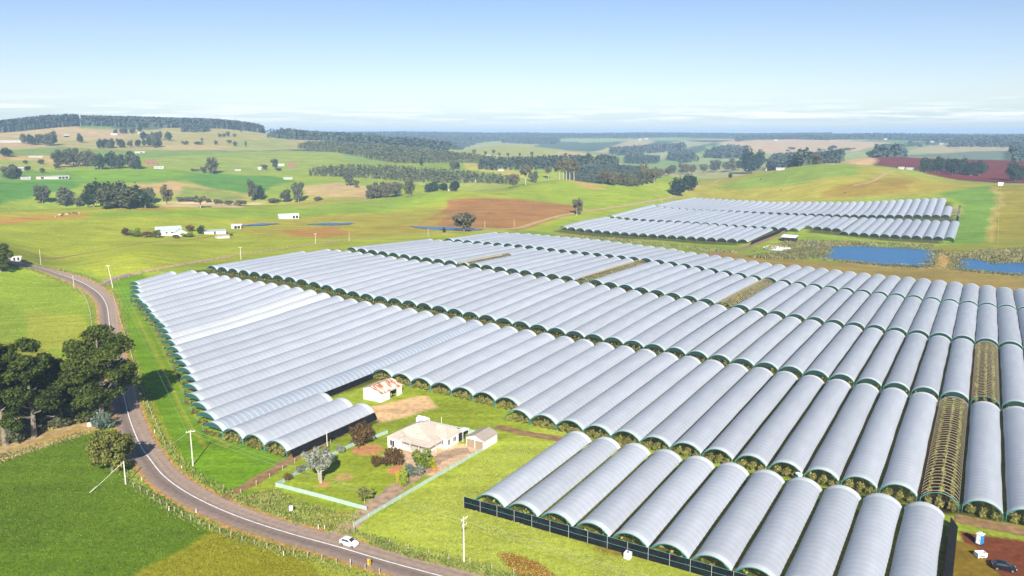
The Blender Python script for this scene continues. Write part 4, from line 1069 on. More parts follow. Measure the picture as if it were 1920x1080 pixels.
tree('gumbrown', 1492, 312, 14, 18, "small gum over the grassy crest, left of the bigger one")
tree('gum', 1632, 296, 15, 18, "small gum behind the top of the red ploughed field")
grove(['dark'], [(1728, 322), (1770, 324), (1800, 328), (1838, 332)], 12, 27, 22, "dark green tree in the windbreak below the red field", "dark windbreak on the red field", 5)
grove(['gum', 'dark'], [(1892, 338), (1912, 339), (1935, 340)], 4, 34, 30, "grey-green tree at the right edge below the red field", "trees at the right edge below the red field", 6)
tree('tallgum', 985, 347, 42, 26, "tall gum with bare lower trunk on the left of the grassy mound", name='gum_tree')
tree('gumbrown', 962, 352, 30, 28, "bushy brown gum at the left foot of the mound")
tree('gum', 1000, 342, 22, 22, "dark gum behind the tall gum on the mound")
for k, (x, h) in enumerate(((1049, 36), (1056, 41), (1062, 42), (1068, 40), (1076, 37))):
    tree('tallgum', x, 338, h, 23, "tall gum with pale bare trunks on top of the mound", "pale gums on the mound")
tree('tallgum', 1028, 337, 26, 16, "thin pale bare gum on the mound, left of the pale group")
grove(['gumbrown', 'gum'], [(1128, 344), (1160, 348), (1190, 349), (1232, 342)], 18, 27, 20, "gum in the wood at the right foot of the mound", "gum wood beside the mound", 7)
tree('tallgum', 1207, 346, 42, 20, "tall gum with a bare trunk rising from the wood")
tree('tallgum', 1226, 345, 30, 20, "gum with a bare trunk right of the tallest in the wood")
grove(['gumbrown', 'gum'], [(1225, 340), (1245, 332), (1262, 328), (1280, 326)], 5, 22, 20, "gum on the slope between the wood and the hill belt", "gums on the slope", 8)
grove(['gum', 'gumbrown'], [(692, 371), (725, 370), (768, 367)], 9, 30, 26, "gum in the square wood over the near paddock", "square gum wood", 9)
tree('gum', 693, 373, 17, 20, "round light green bush at the left end of the square wood", cat='bush', name='bush')
grove(['dark'], [(798, 361), (825, 358), (866, 358)], 7, 17, 20, "dark cypress in the low clump right of the square wood", "low cypress clump", 10)
tree('gum', 654, 348, 26, 22, "gum leaning on the straw-coloured slope left of the square wood"); tree('gum', 668, 352, 16, 14, "lower gum at the right foot of the straw slope gum")
grove(['gum', 'dark'], [(172, 388), (210, 388), (245, 388), (272, 386)], 10, 44, 40, "tall gum in the big clump in the left gully", "big gully clump", 11)
grove(['dark', 'gum'], [(185, 390), (225, 391), (268, 389)], 6, 38, 44, "broad dark tree at the front of the big clump in the left gully", "front of the gully clump", 111)
tree('gum', 80, 381, 35, 34, "lone dark gum at the left end of the gully trees"); tree('gum', 122, 386, 37, 40, "broad gum second from the left in the gully")
tree('gumbrown', 148, 388, 20, 22, "low brown tree at the right foot of the broad gully gum")
tree('gumbrown', 165, 388, 28, 24, "brownish tree left of the big gully clump")
tree('gum', 283, 382, 34, 24, "gum just right of the big gully clump"); tree('gumbrown', 313, 383, 40, 27, "tall brownish gum by the straw bank")
tree('tallgum', 376, 390, 24, 28, "small umbrella-shaped gum on the pale bank")
grove(['bush'], [(335, 378), (352, 378), (395, 380), (415, 383), (440, 386), (462, 385)], 9, 13, 18, "grey-green bush along the pale bank in the gully", "bushes on the pale bank", 12, 'bush')
tree('gum', 473, 377, 42, 21, "tall slim gum in the gully right of the pale bank"); tree('dark', 488, 374, 26, 26, "dark rounded tree beside the tall slim gully gum")
tree('gum', 537, 380, 26, 24, "rounded gum left of a taller one near the right gully end"); tree('gum', 560, 380, 42, 28, "tall gum near the right gully end")
tree('bush', 515, 380, 12, 26, "low bush at the right gully end, left of two gums", cat='bush'); tree('bush', 596, 376, 10, 20, "low bush at the right gully end, right of two gums", cat='bush')
tree('gum', 398, 326, 34, 30, "large lone gum on the green left hillside"); tree('gum', 382, 324, 12, 14, "small tree at the left foot of the large lone hillside gum")
tree('bush', 363, 321, 7, 12, "low bush left of the large lone hillside gum", cat='bush'); tree('bush', 371, 321, 6, 8, "low bush nearest the large lone hillside gum", cat='bush')
tree('gum', 516, 318, 22, 16, "gum above the red roofed farm on the hillside"); tree('gum', 496, 318, 10, 16, "low tree left of the red roofed farm")
tree('dark', 523, 320, 5, 12, "hedge-like bush below the red roofed farm", cat='bush', name='bush'); tree('dark', 620, 318, 10, 6, "single narrow tree right of the red roofed farm")
grove(['gum', 'gumbrown'], [(112, 314), (135, 310), (165, 312)], 7, 34, 26, "tall gum in the left half of the big hillside grove", "left half of the hillside grove", 13)
grove(['gum', 'dark'], [(180, 317), (210, 317), (240, 317), (268, 316)], 10, 31, 24, "tall gum in the right half of the big hillside grove", "right half of the hillside grove", 14)
grove(['gum', 'dark'], [(8, 337), (22, 336), (36, 334)], 4, 24, 22, "dark tree beside the white farm sheds on the left", "trees by the white sheds", 15)
tree('dark', 52, 320, 9, 14, "dark bushy tree behind the white farm sheds", name='cypress_tree'); tree('gum', 80, 324, 10, 11, "small tree behind the right end of the white sheds")
tree('gumbrown', 48, 308, 9, 11, "small brown tree on the straw strip, left one"); tree('gum', 77, 308, 10, 14, "small round tree on the straw strip, right one"); tree('gum', 108, 318, 13, 15, "dark small tree at the left foot of the hillside grove")
tree('dark', 12, 294, 18, 26, "rounded dark wood edge tree at the far left", name='cypress_tree')
grove(['dark', 'gum'], [(44, 270), (60, 271), (80, 273), (108, 273)], 8, 23, 17, "bluish dark tree in the far left clump below the hill", "far left clump below the hill", 16)
tree('dark', 151, 268, 18, 13, "lone dark tree right of the far left clump")
grove(['gum', 'dark'], [(184, 278), (210, 278), (246, 276)], 10, 17, 13, "tree in the long clump at the middle of the far hillside", "middle clump of the far hillside", 17)
grove(['dark', 'gum'], [(258, 276), (280, 276), (300, 277), (268, 264), (290, 262), (318, 264)], 14, 17, 13, "dark tree in the right clump of the far hillside", "right clump of the far hillside", 18)
grove(['dark', 'gum'], [(212, 252), (230, 250), (248, 250), (262, 246)], 7, 10, 10, "tiny tree round the white house under the hilltop forest", "trees round the white hillside house", 19)
for k, (x, y, h, w) in enumerate(((412, 258, 8, 8), (420, 257, 7, 9), (428, 256, 10, 9), (440, 257, 7, 8), (405, 272, 9, 9), (430, 269, 7, 12), (441, 274, 9, 10), (461, 276, 12, 5), (379, 266, 8, 6), (452, 248, 7, 6), (347, 271, 7, 16), (372, 271, 6, 20))):
    tree('gum', x, y, h, w, "tiny tree scattered on the far straw hillside", "scattered far hillside trees")
grove(['gum', 'dark'], [(842, 316), (852, 317), (862, 318)], 4, 15, 10, "tree beside the pale house between two plantations", "trees by the plantation house", 20)
tree('dark', 790, 311, 16, 9, "lone dark tree before the upper plantation"); tree('dark', 1104, 300, 13, 15, "round dark bush on the far middle field", name='cypress_tree'); tree('gum', 1060, 296, 10, 8, "tiny tree on the far middle field, left of the round bush")
grove(['gum'], [(866, 294), (888, 288), (930, 293), (954, 293), (1003, 293), (890, 286)], 8, 8, 8, "tiny tree round the far hillock farm", "trees on the far hillock", 21)
grove(['dark', 'gum'], [(232, 442)], 1, 17, 17, "brown-green tree at the left end of the farmhouse garden", None, 22)
# ---------------------------------------------------------------- far woods and plantations: masses nobody could count
def pd_(px, D):
    r = raydir(px, 300); h = math.hypot(r[0], r[1]); return np.array([r[0] / h * D, r[1] / h * D])
def wood(name, L_, label, per_m2, hgt, mat, seed, wid=None, cone=False):
    P = np.array([pd_(a, b_) if b_ > 1080 else hit(a, b_)[:2] for a, b_ in L_]); rg = np.random.default_rng(seed)
    lo, hi = P.min(0), P.max(0); area = (hi - lo).prod(); n = int(min(60000, area * per_m2))
    X = rg.uniform(lo[0], hi[0], n); Y = rg.uniform(lo[1], hi[1], n); m = in_poly(X, Y, P); X, Y = X[m][:7000], Y[m][:7000]
    if len(X) == 0: return
    Z = height(X, Y); n = len(X); w = wid or hgt * .32
    hh = hgt * rg.uniform(.8, 1.12, n); k = 7
    c = np.repeat(np.stack([X, Y, Z], 1), k, 0); j = np.tile(np.arange(k), n); H_ = np.repeat(hh, k)
    zf = np.array([.3, .45, .6, .72, .84, .92, .99])[j]; rr = w * (np.array([1, 1, .95, .8, .6, .45, .2]) if not cone else np.array([1, .9, .75, .6, .42, .28, .1]))[j]
    a = rg.uniform(0, 6.28, n * k)
    c = c + np.stack([np.cos(a) * rr * .55, np.sin(a) * rr * .55, H_ * zf], 1)
    q_ = .32 if mat is LEAF['plant'] else .5
    nr_ = np.stack([np.cos(a) * q_, np.sin(a) * q_, np.full(n * k, .8)], 1) + rg.normal(size=(n * k, 3)) * q_ * .5
    nr_ /= np.linalg.norm(nr_, axis=1)[:, None]; t1 = np.cross(nr_, rg.normal(size=(n * k, 3))); t1 /= np.linalg.norm(t1, axis=1)[:, None]; t2 = np.cross(nr_, t1)
    s = (w * .52 * rg.uniform(.7, 1.3, n * k))[:, None]
    V = np.stack([c - t1 * s, c + t2 * s * .8, c + t1 * s, c - t2 * s * .8], 1)
    V = V.reshape(-1, 3); F = np.arange(len(V)).reshape(-1, 4)
    # dark stems and undergrowth: an upright blade per tree
    a = rg.uniform(0, 3.14, n); q = w * .45; b0 = np.stack([X, Y, Z - .5], 1); o = np.stack([np.cos(a) * q, np.sin(a) * q, 0 * a], 1); up = np.stack([0 * a, 0 * a, hh * .6], 1)
    V2 = np.stack([b0 - o, b0 + o, b0 + o + up, b0 - o + up], 1).reshape(-1, 3)
    F = np.concatenate([F, np.arange(len(V2)).reshape(-1, 4) + len(V)]); V = np.concatenate([V, V2])
    tag(put(name, mesh_data(name, V, F, mat)), label, "wood", kind='stuff')
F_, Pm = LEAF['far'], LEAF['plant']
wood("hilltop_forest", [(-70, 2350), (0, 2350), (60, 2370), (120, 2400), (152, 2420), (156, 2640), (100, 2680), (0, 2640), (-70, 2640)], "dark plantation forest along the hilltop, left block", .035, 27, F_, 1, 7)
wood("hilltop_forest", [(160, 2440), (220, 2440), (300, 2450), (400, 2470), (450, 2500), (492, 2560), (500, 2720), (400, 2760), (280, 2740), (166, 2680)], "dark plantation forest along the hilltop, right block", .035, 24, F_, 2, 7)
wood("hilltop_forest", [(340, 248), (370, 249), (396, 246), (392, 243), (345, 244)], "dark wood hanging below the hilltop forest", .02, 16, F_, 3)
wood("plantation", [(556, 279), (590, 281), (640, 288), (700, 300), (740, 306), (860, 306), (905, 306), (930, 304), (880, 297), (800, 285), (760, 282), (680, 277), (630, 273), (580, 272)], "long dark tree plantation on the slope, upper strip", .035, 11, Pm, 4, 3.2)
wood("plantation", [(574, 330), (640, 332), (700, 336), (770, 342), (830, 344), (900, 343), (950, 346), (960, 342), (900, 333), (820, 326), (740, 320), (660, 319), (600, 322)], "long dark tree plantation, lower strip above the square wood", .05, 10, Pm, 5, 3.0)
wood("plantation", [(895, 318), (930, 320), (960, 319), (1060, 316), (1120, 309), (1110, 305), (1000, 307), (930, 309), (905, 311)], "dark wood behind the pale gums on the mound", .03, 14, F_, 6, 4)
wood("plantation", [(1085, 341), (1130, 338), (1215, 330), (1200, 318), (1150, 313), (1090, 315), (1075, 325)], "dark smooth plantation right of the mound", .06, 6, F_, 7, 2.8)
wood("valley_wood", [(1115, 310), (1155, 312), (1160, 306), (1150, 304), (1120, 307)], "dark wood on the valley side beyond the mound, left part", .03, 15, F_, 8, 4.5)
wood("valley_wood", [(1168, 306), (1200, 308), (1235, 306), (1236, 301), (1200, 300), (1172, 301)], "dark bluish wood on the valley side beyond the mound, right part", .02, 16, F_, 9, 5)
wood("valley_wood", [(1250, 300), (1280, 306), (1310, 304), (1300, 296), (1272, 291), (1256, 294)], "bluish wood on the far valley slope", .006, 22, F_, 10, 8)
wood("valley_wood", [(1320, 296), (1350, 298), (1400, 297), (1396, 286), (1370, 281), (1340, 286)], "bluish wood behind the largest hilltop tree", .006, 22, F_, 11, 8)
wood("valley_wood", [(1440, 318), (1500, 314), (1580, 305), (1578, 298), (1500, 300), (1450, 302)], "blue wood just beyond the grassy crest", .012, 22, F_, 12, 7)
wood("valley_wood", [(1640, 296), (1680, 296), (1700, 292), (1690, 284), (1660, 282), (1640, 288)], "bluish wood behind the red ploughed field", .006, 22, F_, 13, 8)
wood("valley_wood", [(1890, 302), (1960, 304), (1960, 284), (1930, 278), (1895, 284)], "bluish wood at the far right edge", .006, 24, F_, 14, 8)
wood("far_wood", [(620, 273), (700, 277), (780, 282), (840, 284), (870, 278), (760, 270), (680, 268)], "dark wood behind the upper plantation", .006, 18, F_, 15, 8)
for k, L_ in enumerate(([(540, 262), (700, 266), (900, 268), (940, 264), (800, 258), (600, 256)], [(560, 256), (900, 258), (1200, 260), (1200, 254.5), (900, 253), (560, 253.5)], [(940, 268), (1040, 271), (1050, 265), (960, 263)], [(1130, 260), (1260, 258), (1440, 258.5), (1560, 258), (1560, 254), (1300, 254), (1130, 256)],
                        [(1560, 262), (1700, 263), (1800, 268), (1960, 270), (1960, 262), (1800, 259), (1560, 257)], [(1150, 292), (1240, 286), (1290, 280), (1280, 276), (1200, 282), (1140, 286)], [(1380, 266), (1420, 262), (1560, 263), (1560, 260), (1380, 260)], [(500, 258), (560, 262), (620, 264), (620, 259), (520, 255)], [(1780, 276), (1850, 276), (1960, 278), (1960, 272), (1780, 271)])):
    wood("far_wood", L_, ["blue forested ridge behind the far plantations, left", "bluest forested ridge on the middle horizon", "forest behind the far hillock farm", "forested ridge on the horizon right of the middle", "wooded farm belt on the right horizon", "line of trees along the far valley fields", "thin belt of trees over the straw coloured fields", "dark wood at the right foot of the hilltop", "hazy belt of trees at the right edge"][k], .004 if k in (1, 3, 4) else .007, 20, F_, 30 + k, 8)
rgt = random.Random(77)
for k, (x0, x1, y0, y1, n) in enumerate(((1350, 1600, 278, 285, 12), (1480, 1640, 283, 291, 9), (1640, 1800, 271, 277, 12), (640, 760, 262, 265, 7), (1700, 1900, 265, 269, 14))):
    for j in range(n):
        q = rgt.random(); tree(rgt.choice(['dark', 'gum', 'bush']), rgt.uniform(x0, x1), rgt.uniform(y0, y1), 3 + 7 * q * q, 5 + 12 * rgt.random() * q + 3, "tiny bluish tree on the far fields toward the horizon", "tiny trees toward the horizon", name='far_tree')

# ---------------------------------------------------------------- low growth: berry bushes, crop rows, reeds, grass
bush_me = [crown_mesh("berry_foliage", 300 + s, rand_lobes(random.Random(200 + s), 9, .55, .85, .5, .34, 1.1), 260, .13, LEAF['berry'], .35) for s in range(4)]
def berry(u, v, label, group, s=1.0):
    p = UV(u, v); rg = random.Random(int(u * 13 + v * 7)); q = s * rg.uniform(.85, 1.2)
    o = put("berry_bush", bush_me[rg.randrange(4)], None, (p[0], p[1], h1(*p) - .05), rg.uniform(0, 6.28), (q, q, q * 1.05))
    return tag(o, label, "bush", group)
for i, u in front_posts:
    if i > 48: continue
    grp = "berry bushes at the road end of the tunnels" if i <= 23 else "berry bushes at the mouths of the short tunnels" if u < 131 else "berry bushes at the house end of the tunnels"
    lab = "berry bush poking out of a tunnel mouth along the road verge" if i <= 23 else "berry bush in the mouth of a short tunnel by the road" if u < 131 else "berry bush at the open mouth of a front row tunnel"
    for x in (-2.3, 0.0, 2.3):
        berry(u + (-.9 if i <= 23 else -.6), VI(i) + x, lab, grp, 1.05)
        if i > 23: berry(u + .9, VI(i) + x + .3, lab, grp, 1.1)
# rows of berry plants running on inside the tunnels, one mass
def crop(name, spans, label, seed, dens=1.0):
    rg = np.random.default_rng(seed); C_ = []
    for (u0, u1, v) in spans:
        n = int(abs(u1 - u0) * 5 * dens)
        for x in (-2.4, -.1, 2.2):
            C_.append(np.stack([rg.uniform(u0, u1, n), v + x + rg.normal(0, .22, n), rg.uniform(.15, 1.9, n)], 1))
    c = np.concatenate(C_); n = len(c)
    xy = c[:, 0, None] * AX + c[:, 1, None] * BX; P = np.column_stack([xy, height(xy[:, 0], xy[:, 1]) + c[:, 2]])
    nr_ = rg.normal(size=(n, 3)); nr_[:, 2] += .8; nr_ /= np.linalg.norm(nr_, axis=1)[:, None]; t1 = np.cross(nr_, rg.normal(size=(n, 3))); t1 /= np.linalg.norm(t1, axis=1)[:, None]; t2 = np.cross(nr_, t1)
    s = rg.uniform(.18, .42, n)[:, None]
    V = np.stack([P - t1 * s, P + t2 * s * .7, P + t1 * s, P - t2 * s * .7], 1).reshape(-1, 3)
    tag(put(name, mesh_data(name, V, np.arange(len(V)).reshape(-1, 4), LEAF['berry'])), label, "crop", kind='stuff')
crop("berry_crop", [(u + 1, u + (14 if i > 23 else 5), VI(i)) for i, u in front_posts], "rows of berry plants just inside the front tunnels", 1)
crop("berry_crop", [(u, u + 7, VI(i)) for u in (U_L1 - 1.5, U_L2 - 1.5) for i in range(2, 50)], "rows of berry plants in the gaps between tunnel rows", 2)
crop("berry_crop", [(183, 262, VI(44)), (267, 350, VI(45)), (355, 440, VI(23)), (355, 440, VI(32)), (355, 405, VI(14))], "rows of berry plants under the uncovered hoops", 3, 1.0)
crop("berry_crop", [(133, 139, V0 + PW * (33.62 + k) + .6) for k in range(11)] + [(172, 176, V0 + PW * (33.62 + k) + .6) for k in range(11)], "rows of berry plants inside the nearest block", 4)
def blades(name, L_, n, hgt, mat, label, seed, wid=.35, line=None, spread=0):
    """tall grass or reeds as many upright bent blades"""
    rg = np.random.default_rng(seed)
    if line is not None:
        k = rg.integers(0, len(line) - 1, n); f = rg.random(n)[:, None]; xy = line[k] * (1 - f) + line[k + 1] * f
        d = line[k + 1] - line[k]; d /= np.linalg.norm(d, axis=1)[:, None] + 1e-9
        xy = xy + np.stack([d[:, 1], -d[:, 0]], 1) * (L_ + spread * rg.normal(size=n))[:, None]
    else:
        P = np.array([hit(a, b_)[:2] for a, b_ in L_]); lo, hi = P.min(0), P.max(0)
        xy = rg.uniform(lo, hi, (n * 3, 2)); xy = xy[in_poly(xy[:, 0], xy[:, 1], P)][:n]
    n = len(xy); z = height(xy[:, 0], xy[:, 1]); a = rg.uniform(0, 3.14, n); h_ = hgt * rg.uniform(.4, 1.2, n); w = wid * rg.uniform(.5, 1.3, n)
    o = np.stack([np.cos(a) * w, np.sin(a) * w, 0 * a], 1); b0 = np.column_stack([xy, z - .1]); t_ = np.column_stack([rg.normal(0, .3, n) * h_, rg.normal(0, .3, n) * h_, h_])
    V = np.stack([b0 - o, b0 + o, b0 + o * .5 + t_, b0 - o * .5 + t_], 1).reshape(-1, 3)
    tag(put(name, mesh_data(name, V, np.arange(len(V)).reshape(-1, 4), mat)), label, "grass", kind='stuff')
blades("reeds", [(1470, 472), (1500, 466), (1545, 462), (1556, 470), (1545, 480), (1520, 486), (1440, 486), (1400, 482)], 5000, 1.8, LEAF['reed'], "olive reeds on the left bank of the pond", 1, .7)
blades("reeds", [(1760, 478), (1800, 476), (1850, 470), (1960, 466), (1960, 492), (1870, 490), (1840, 484), (1790, 482)], 5000, 1.8, LEAF['reed'], "olive reeds along the right pond", 2, .8)
blades("reeds", [(1400, 474), (1430, 470), (1500, 462), (1660, 458), (1750, 464), (1750, 459), (1600, 453), (1480, 450)], 4200, 1.2, LEAF['reed'], "reeds along the back bank of the pond", 3, .7)
blades("reeds", [(1040, 444), (1150, 452), (1280, 466), (1380, 476), (1380, 472), (1280, 461), (1150, 447), (1050, 441)], 2600, 1.2, LEAF['reed'], "rough grass behind the back row of tunnels", 4, .6)
blades("dry_grass", [(-40, 850), (40, 824), (120, 798), (185, 783), (190, 772), (120, 786), (30, 812), (-40, 836)], 5200, 0.9, LEAF['straw'], "dry straw-coloured grass under the pine trees", 5, .28)
blades("rough_grass", [(-40, 885), (30, 858), (90, 838), (170, 812), (165, 806), (90, 828), (20, 848), (-40, 868)], 2600, .5, LEAF['straw'], "rough weedy bank below the dirt track", 6, .25)
blades("rough_grass", -5.6, 7000, .55, LEAF['tuft'], "rough grass along the left side of the road", 7, .22, road_line, .8)
blades("rough_grass", 5.8, 7000, .45, LEAF['tuft'], "rough grass along the right side of the road", 8, .22, road_line, .9)
blades("rough_grass", [(470, 926), (520, 918), (560, 940), (640, 962), (680, 962), (660, 985), (560, 985), (480, 955)], 2600, .5, LEAF['tuft'], "long tufted grass outside the garden fence", 9, .25)
blades("rough_grass", [(700, 1010), (800, 1042), (900, 1062), (1000, 1090), (960, 1095), (860, 1070), (760, 1045), (690, 1022)], 3600, .6, LEAF['tuft'], "rough grass along the fence above the road", 10, .25)

for k, (nm_, c0, c1) in enumerate((("dark_pasture_blades", (0.075, 0.135, 0.012, 1), (0.20, 0.28, 0.04, 1)), ("pale_pasture_blades", (0.21, 0.27, 0.045, 1), (0.42, 0.45, 0.12, 1)), ("olive_pasture_blades", (0.17, 0.18, 0.012, 1), (0.36, 0.32, 0.045, 1)))):
    LEAF[nm_] = mat_leaf(nm_, c0, c1, 0.15, 0.3)
blades("pasture_grass", [(-60, 866), (60, 842), (180, 816), (238, 852), (248, 902), (330, 955), (395, 1002), (330, 1036), (240, 1086), (-60, 1120)], 26000, .26, LEAF["dark_pasture_blades"], "short green pasture in the bottom left field", 21, .17)
blades("pasture_grass", [(245, 1090), (335, 1042), (396, 1006), (470, 990), (560, 1024), (680, 1064), (770, 1110), (200, 1130)], 12000, .26, LEAF["olive_pasture_blades"], "yellowing pasture below the road", 22, .17)
blades("pasture_grass", [(720, 985), (905, 860), (960, 836), (1070, 836), (890, 930), (880, 948), (1000, 990), (1300, 1090), (1040, 1090), (860, 1050)], 24000, .22, LEAF["pale_pasture_blades"], "pale mown pasture before the nearest tunnels", 23, .15)
blades("pasture_grass", [(-60, 510), (40, 508), (130, 545), (168, 590), (180, 650), (150, 690), (-60, 690)], 16000, .26, LEAF["pale_pasture_blades"], "grazed pasture inside the upper road bend", 24, .2)

for P, z, lo, hi in POND_BED[:2]:
    Q = smooth_line(list(P) + [P[0]], 4); blades("reeds", 3.5, 2600, 1.1, LEAF['reed'], "thin fringe of reeds round the edge of a pond", 31, .55, Q, 2.2)
    blades("reeds", -3.5, 2600, 1.1, LEAF['reed'], "thin fringe of reeds round the edge of a pond", 32, .55, Q, 2.2)
# ---------------------------------------------------------------- buildings
m_white = mat_plain("white_weatherboard", (0.72, 0.70, 0.67, 1), 0.7, var=0.07, scale=0.8)
m_trim = mat_plain("cream_trim", (0.66, 0.62, 0.54, 1), 0.6, var=0.08)
m_dark = mat_plain("opening_shade", (0.022, 0.020, 0.019, 1), 0.9, var=0.3)  # near-black colour painted in for the shade inside openings
m_glass = mat_plain("window_glass", (0.035, 0.042, 0.05, 1), 0.08, var=0.2, spec=0.6)
m_door = mat_plain("tan_door", (0.32, 0.235, 0.16, 1), 0.6, var=0.12)
m_mint = mat_plain("mint_fence_sheet", (0.34, 0.45, 0.40, 1), 0.6, var=0.10, scale=0.8)
m_wood = mat_plain("weathered_timber", (0.44, 0.38, 0.28, 1), 0.85, var=0.3, scale=2)
m_pole = mat_plain("pale_pole_timber", (0.66, 0.62, 0.50, 1), 0.8, var=0.12, scale=1)
m_conc = mat_plain("pale_concrete", (0.56, 0.50, 0.42, 1), 0.85, var=0.15)
def mat_roof(name, a, b_, period=0.76, stain=(0.30, 0.16, 0.09, 1), amount=0.5, bands=False):
    """corrugated sheet with rust or lichen stains running down the slope (sheets run across local Y)"""
    m, nt, b, out = nodes_of(name); N, L = nt.nodes, nt.links
    tc = N.new("ShaderNodeTexCoord"); s = N.new("ShaderNodeSeparateXYZ"); L.new(tc.outputs['Object'], s.inputs[0])
    no = N.new("ShaderNodeTexNoise"); no.inputs['Scale'].default_value = .7; no.inputs['Detail'].default_value = 6; L.new(tc.outputs['Object'], no.inputs['Vector'])
    mx = N.new("ShaderNodeMixRGB"); mx.inputs['Color1'].default_value, mx.inputs['Color2'].default_value = a, b_
    r = N.new("ShaderNodeMapRange"); r.inputs['From Min'].default_value, r.inputs['From Max'].default_value = .35, .65; L.new(no.outputs[0], r.inputs['Value']); L.new(r.outputs[0], mx.inputs[0])
    mp = N.new("ShaderNodeMapping"); mp.inputs['Scale'].default_value = (.35, 1 / period, .35); L.new(tc.outputs['Object'], mp.inputs[0])
    n2 = N.new("ShaderNodeTexNoise"); n2.inputs['Scale'].default_value = 1.2; n2.inputs['Detail'].default_value = 2; L.new(mp.outputs[0], n2.inputs['Vector'])
    r2 = N.new("ShaderNodeMapRange"); r2.inputs['From Min'].default_value, r2.inputs['From Max'].default_value = (.50, .53) if bands else (.52, .72); r2.inputs['To Max'].default_value = amount; L.new(n2.outputs[0], r2.inputs['Value'])
    m2 = N.new("ShaderNodeMixRGB"); L.new(r2.outputs[0], m2.inputs[0]); L.new(mx.outputs[0], m2.inputs['Color1']); m2.inputs['Color2'].default_value = stain
    w = N.new("ShaderNodeMath"); w.operation = 'MULTIPLY'; L.new(s.outputs['Y'], w.inputs[0]); w.inputs[1].default_value = 2 * math.pi / period
    sn = N.new("ShaderNodeMath"); sn.operation = 'SINE'; L.new(w.outputs[0], sn.inputs[0])
    bp = N.new("ShaderNodeBump"); bp.inputs['Strength'].default_value = .4; bp.inputs['Distance'].default_value = .05; L.new(sn.outputs[0], bp.inputs['Height'])
    L.new(bp.outputs[0], b.inputs['Normal']); L.new(m2.outputs[0], b.inputs['Base Color']); b.inputs['Roughness'].default_value = .55
    return m
m_roof = mat_roof("faded_pink_roof", (0.56, 0.475, 0.385, 1), (0.49, 0.42, 0.35, 1), stain=(0.40, 0.32, 0.25, 1), amount=.5)
m_roof_tan = mat_roof("tan_roof", (0.42, 0.34, 0.27, 1), (0.36, 0.30, 0.25, 1), stain=(.3, .24, .18, 1), amount=.3)
m_roof_rust = mat_roof("rusty_roof", (0.66, 0.58, 0.48, 1), (0.62, 0.55, 0.47, 1), 1.0, stain=(0.46, 0.13, 0.03, 1), amount=.95, bands=True)
m_roof_red = mat_roof("red_roof", (0.27, 0.11, 0.07, 1), (0.30, 0.13, 0.09, 1), amount=.1)
m_roof_teal = mat_roof("grey_green_roof", (0.44, 0.50, 0.46, 1), (0.38, 0.45, 0.42, 1), amount=.1)
m_roof_white = mat_roof("white_sheet_roof", (0.72, 0.71, 0.68, 1), (0.66, 0.66, 0.64, 1), stain=(.5, .45, .38, 1), amount=.15)
m_brick = mat_plain("red_brick", (0.26, 0.15, 0.10, 1), 0.85, var=0.2)

RZ = math.atan2(BX[1], BX[0])                      # local x runs across the tunnels, local y along them
def window(parent, c, w, h, axis, glass=m_glass):
    """frame standing proud of a wall, pane set in it; axis = outward direction of the wall in local x or y"""
    ax, sg = axis; mb = MB(); t = .09; d = .10
    def bx(o, ww, hh):
        mb.box((c[0] + (0 if ax == 'x' else o[0]) + (sg * d / 2 if ax == 'x' else 0), c[1] + (o[0] if ax == 'x' else 0) + (sg * d / 2 if ax == 'y' else 0), c[2] + o[1]), (d, ww, hh) if ax == 'x' else (ww, d, hh))
    bx((0, h / 2), w, t); bx((0, -h / 2), w, t); bx((-w / 2, 0), t, h); bx((w / 2, 0), t, h); bx((0, 0), t * .6, h)
    f = mb.build("window", [m_trim], parent)
    p = MB(); q = .03
    p.box((c[0] + (sg * q / 2 if ax == 'x' else 0), c[1] + (sg * q / 2 if ax == 'y' else 0), c[2]), (q, w - t, h - t) if ax == 'x' else (w - t, q, h - t))
    p.build("pane", [glass], f)
    return f
# --- the farmhouse
hp_ = G3(157.5, -120.0)
house = tag(empty("farmhouse", hp_, RZ), "white farmhouse with faded pinkish hip roof and corner verandah", "house")
WH = 2.95
w = MB()
w.box((-5.2, -6.6, WH / 2), (3.4, 3.4, WH))                    # front left room
w.box((-1.2, 0.4, WH / 2 - .01), (11.4, 10.6, WH - .02))       # main body
w.box((5.6, 1.9, WH / 2 - .02), (2.8, 6.8, WH - .04))          # right wing
w.build("wall", [m_white], house)
r = MB()
E_ = .35
def hip(mb, x0, x1, y0, y1, z0, pk, m=0):
    """hip roof over a rectangle, pk = the two ridge ends"""
    V = [(x0, y0, z0), (x1, y0, z0), (x1, y1, z0), (x0, y1, z0), pk[0], pk[1]]
    if abs(pk[0][0] - pk[1][0]) < abs(pk[0][1] - pk[1][1]):      # ridge along y
        mb.add(V, [(0, 1, 4), (1, 2, 5, 4), (2, 3, 5), (3, 0, 4, 5), (3, 2, 1, 0)], m)
    else:
        mb.add(V, [(0, 1, 5, 4), (1, 2, 5), (2, 3, 4, 5), (3, 0, 4), (3, 2, 1, 0)], m)
hip(r, -7.2, 4.7, -5.2, 6.0, WH, [(-2.6, -1.6, 5.25), (-.6, 1.8, 5.25)])
hip(r, -7.1, -3.2, -8.6, -1.0, WH + .012, [(-5.15, -6.4, 4.0), (-5.15, -3.4, 4.0)])
hip(r, .2, 7.3, -1.8, 5.6, WH + .024, [(2.2, 1.9, 4.75), (4.6, 1.9, 4.75)])
r.build("roof", [m_roof], house)
vr = MB()                                                        # verandah skirt round the front right corner
vr.add([(-3.2, -4.9, 3.02), (4.4, -4.9, 3.02), (4.4, -1.7, 3.02), (6.2, -1.9, 2.5), (6.0, -7.6, 2.32), (-3.2, -7.6, 2.32)], [(0, 5, 4, 1), (1, 4, 3, 2)])
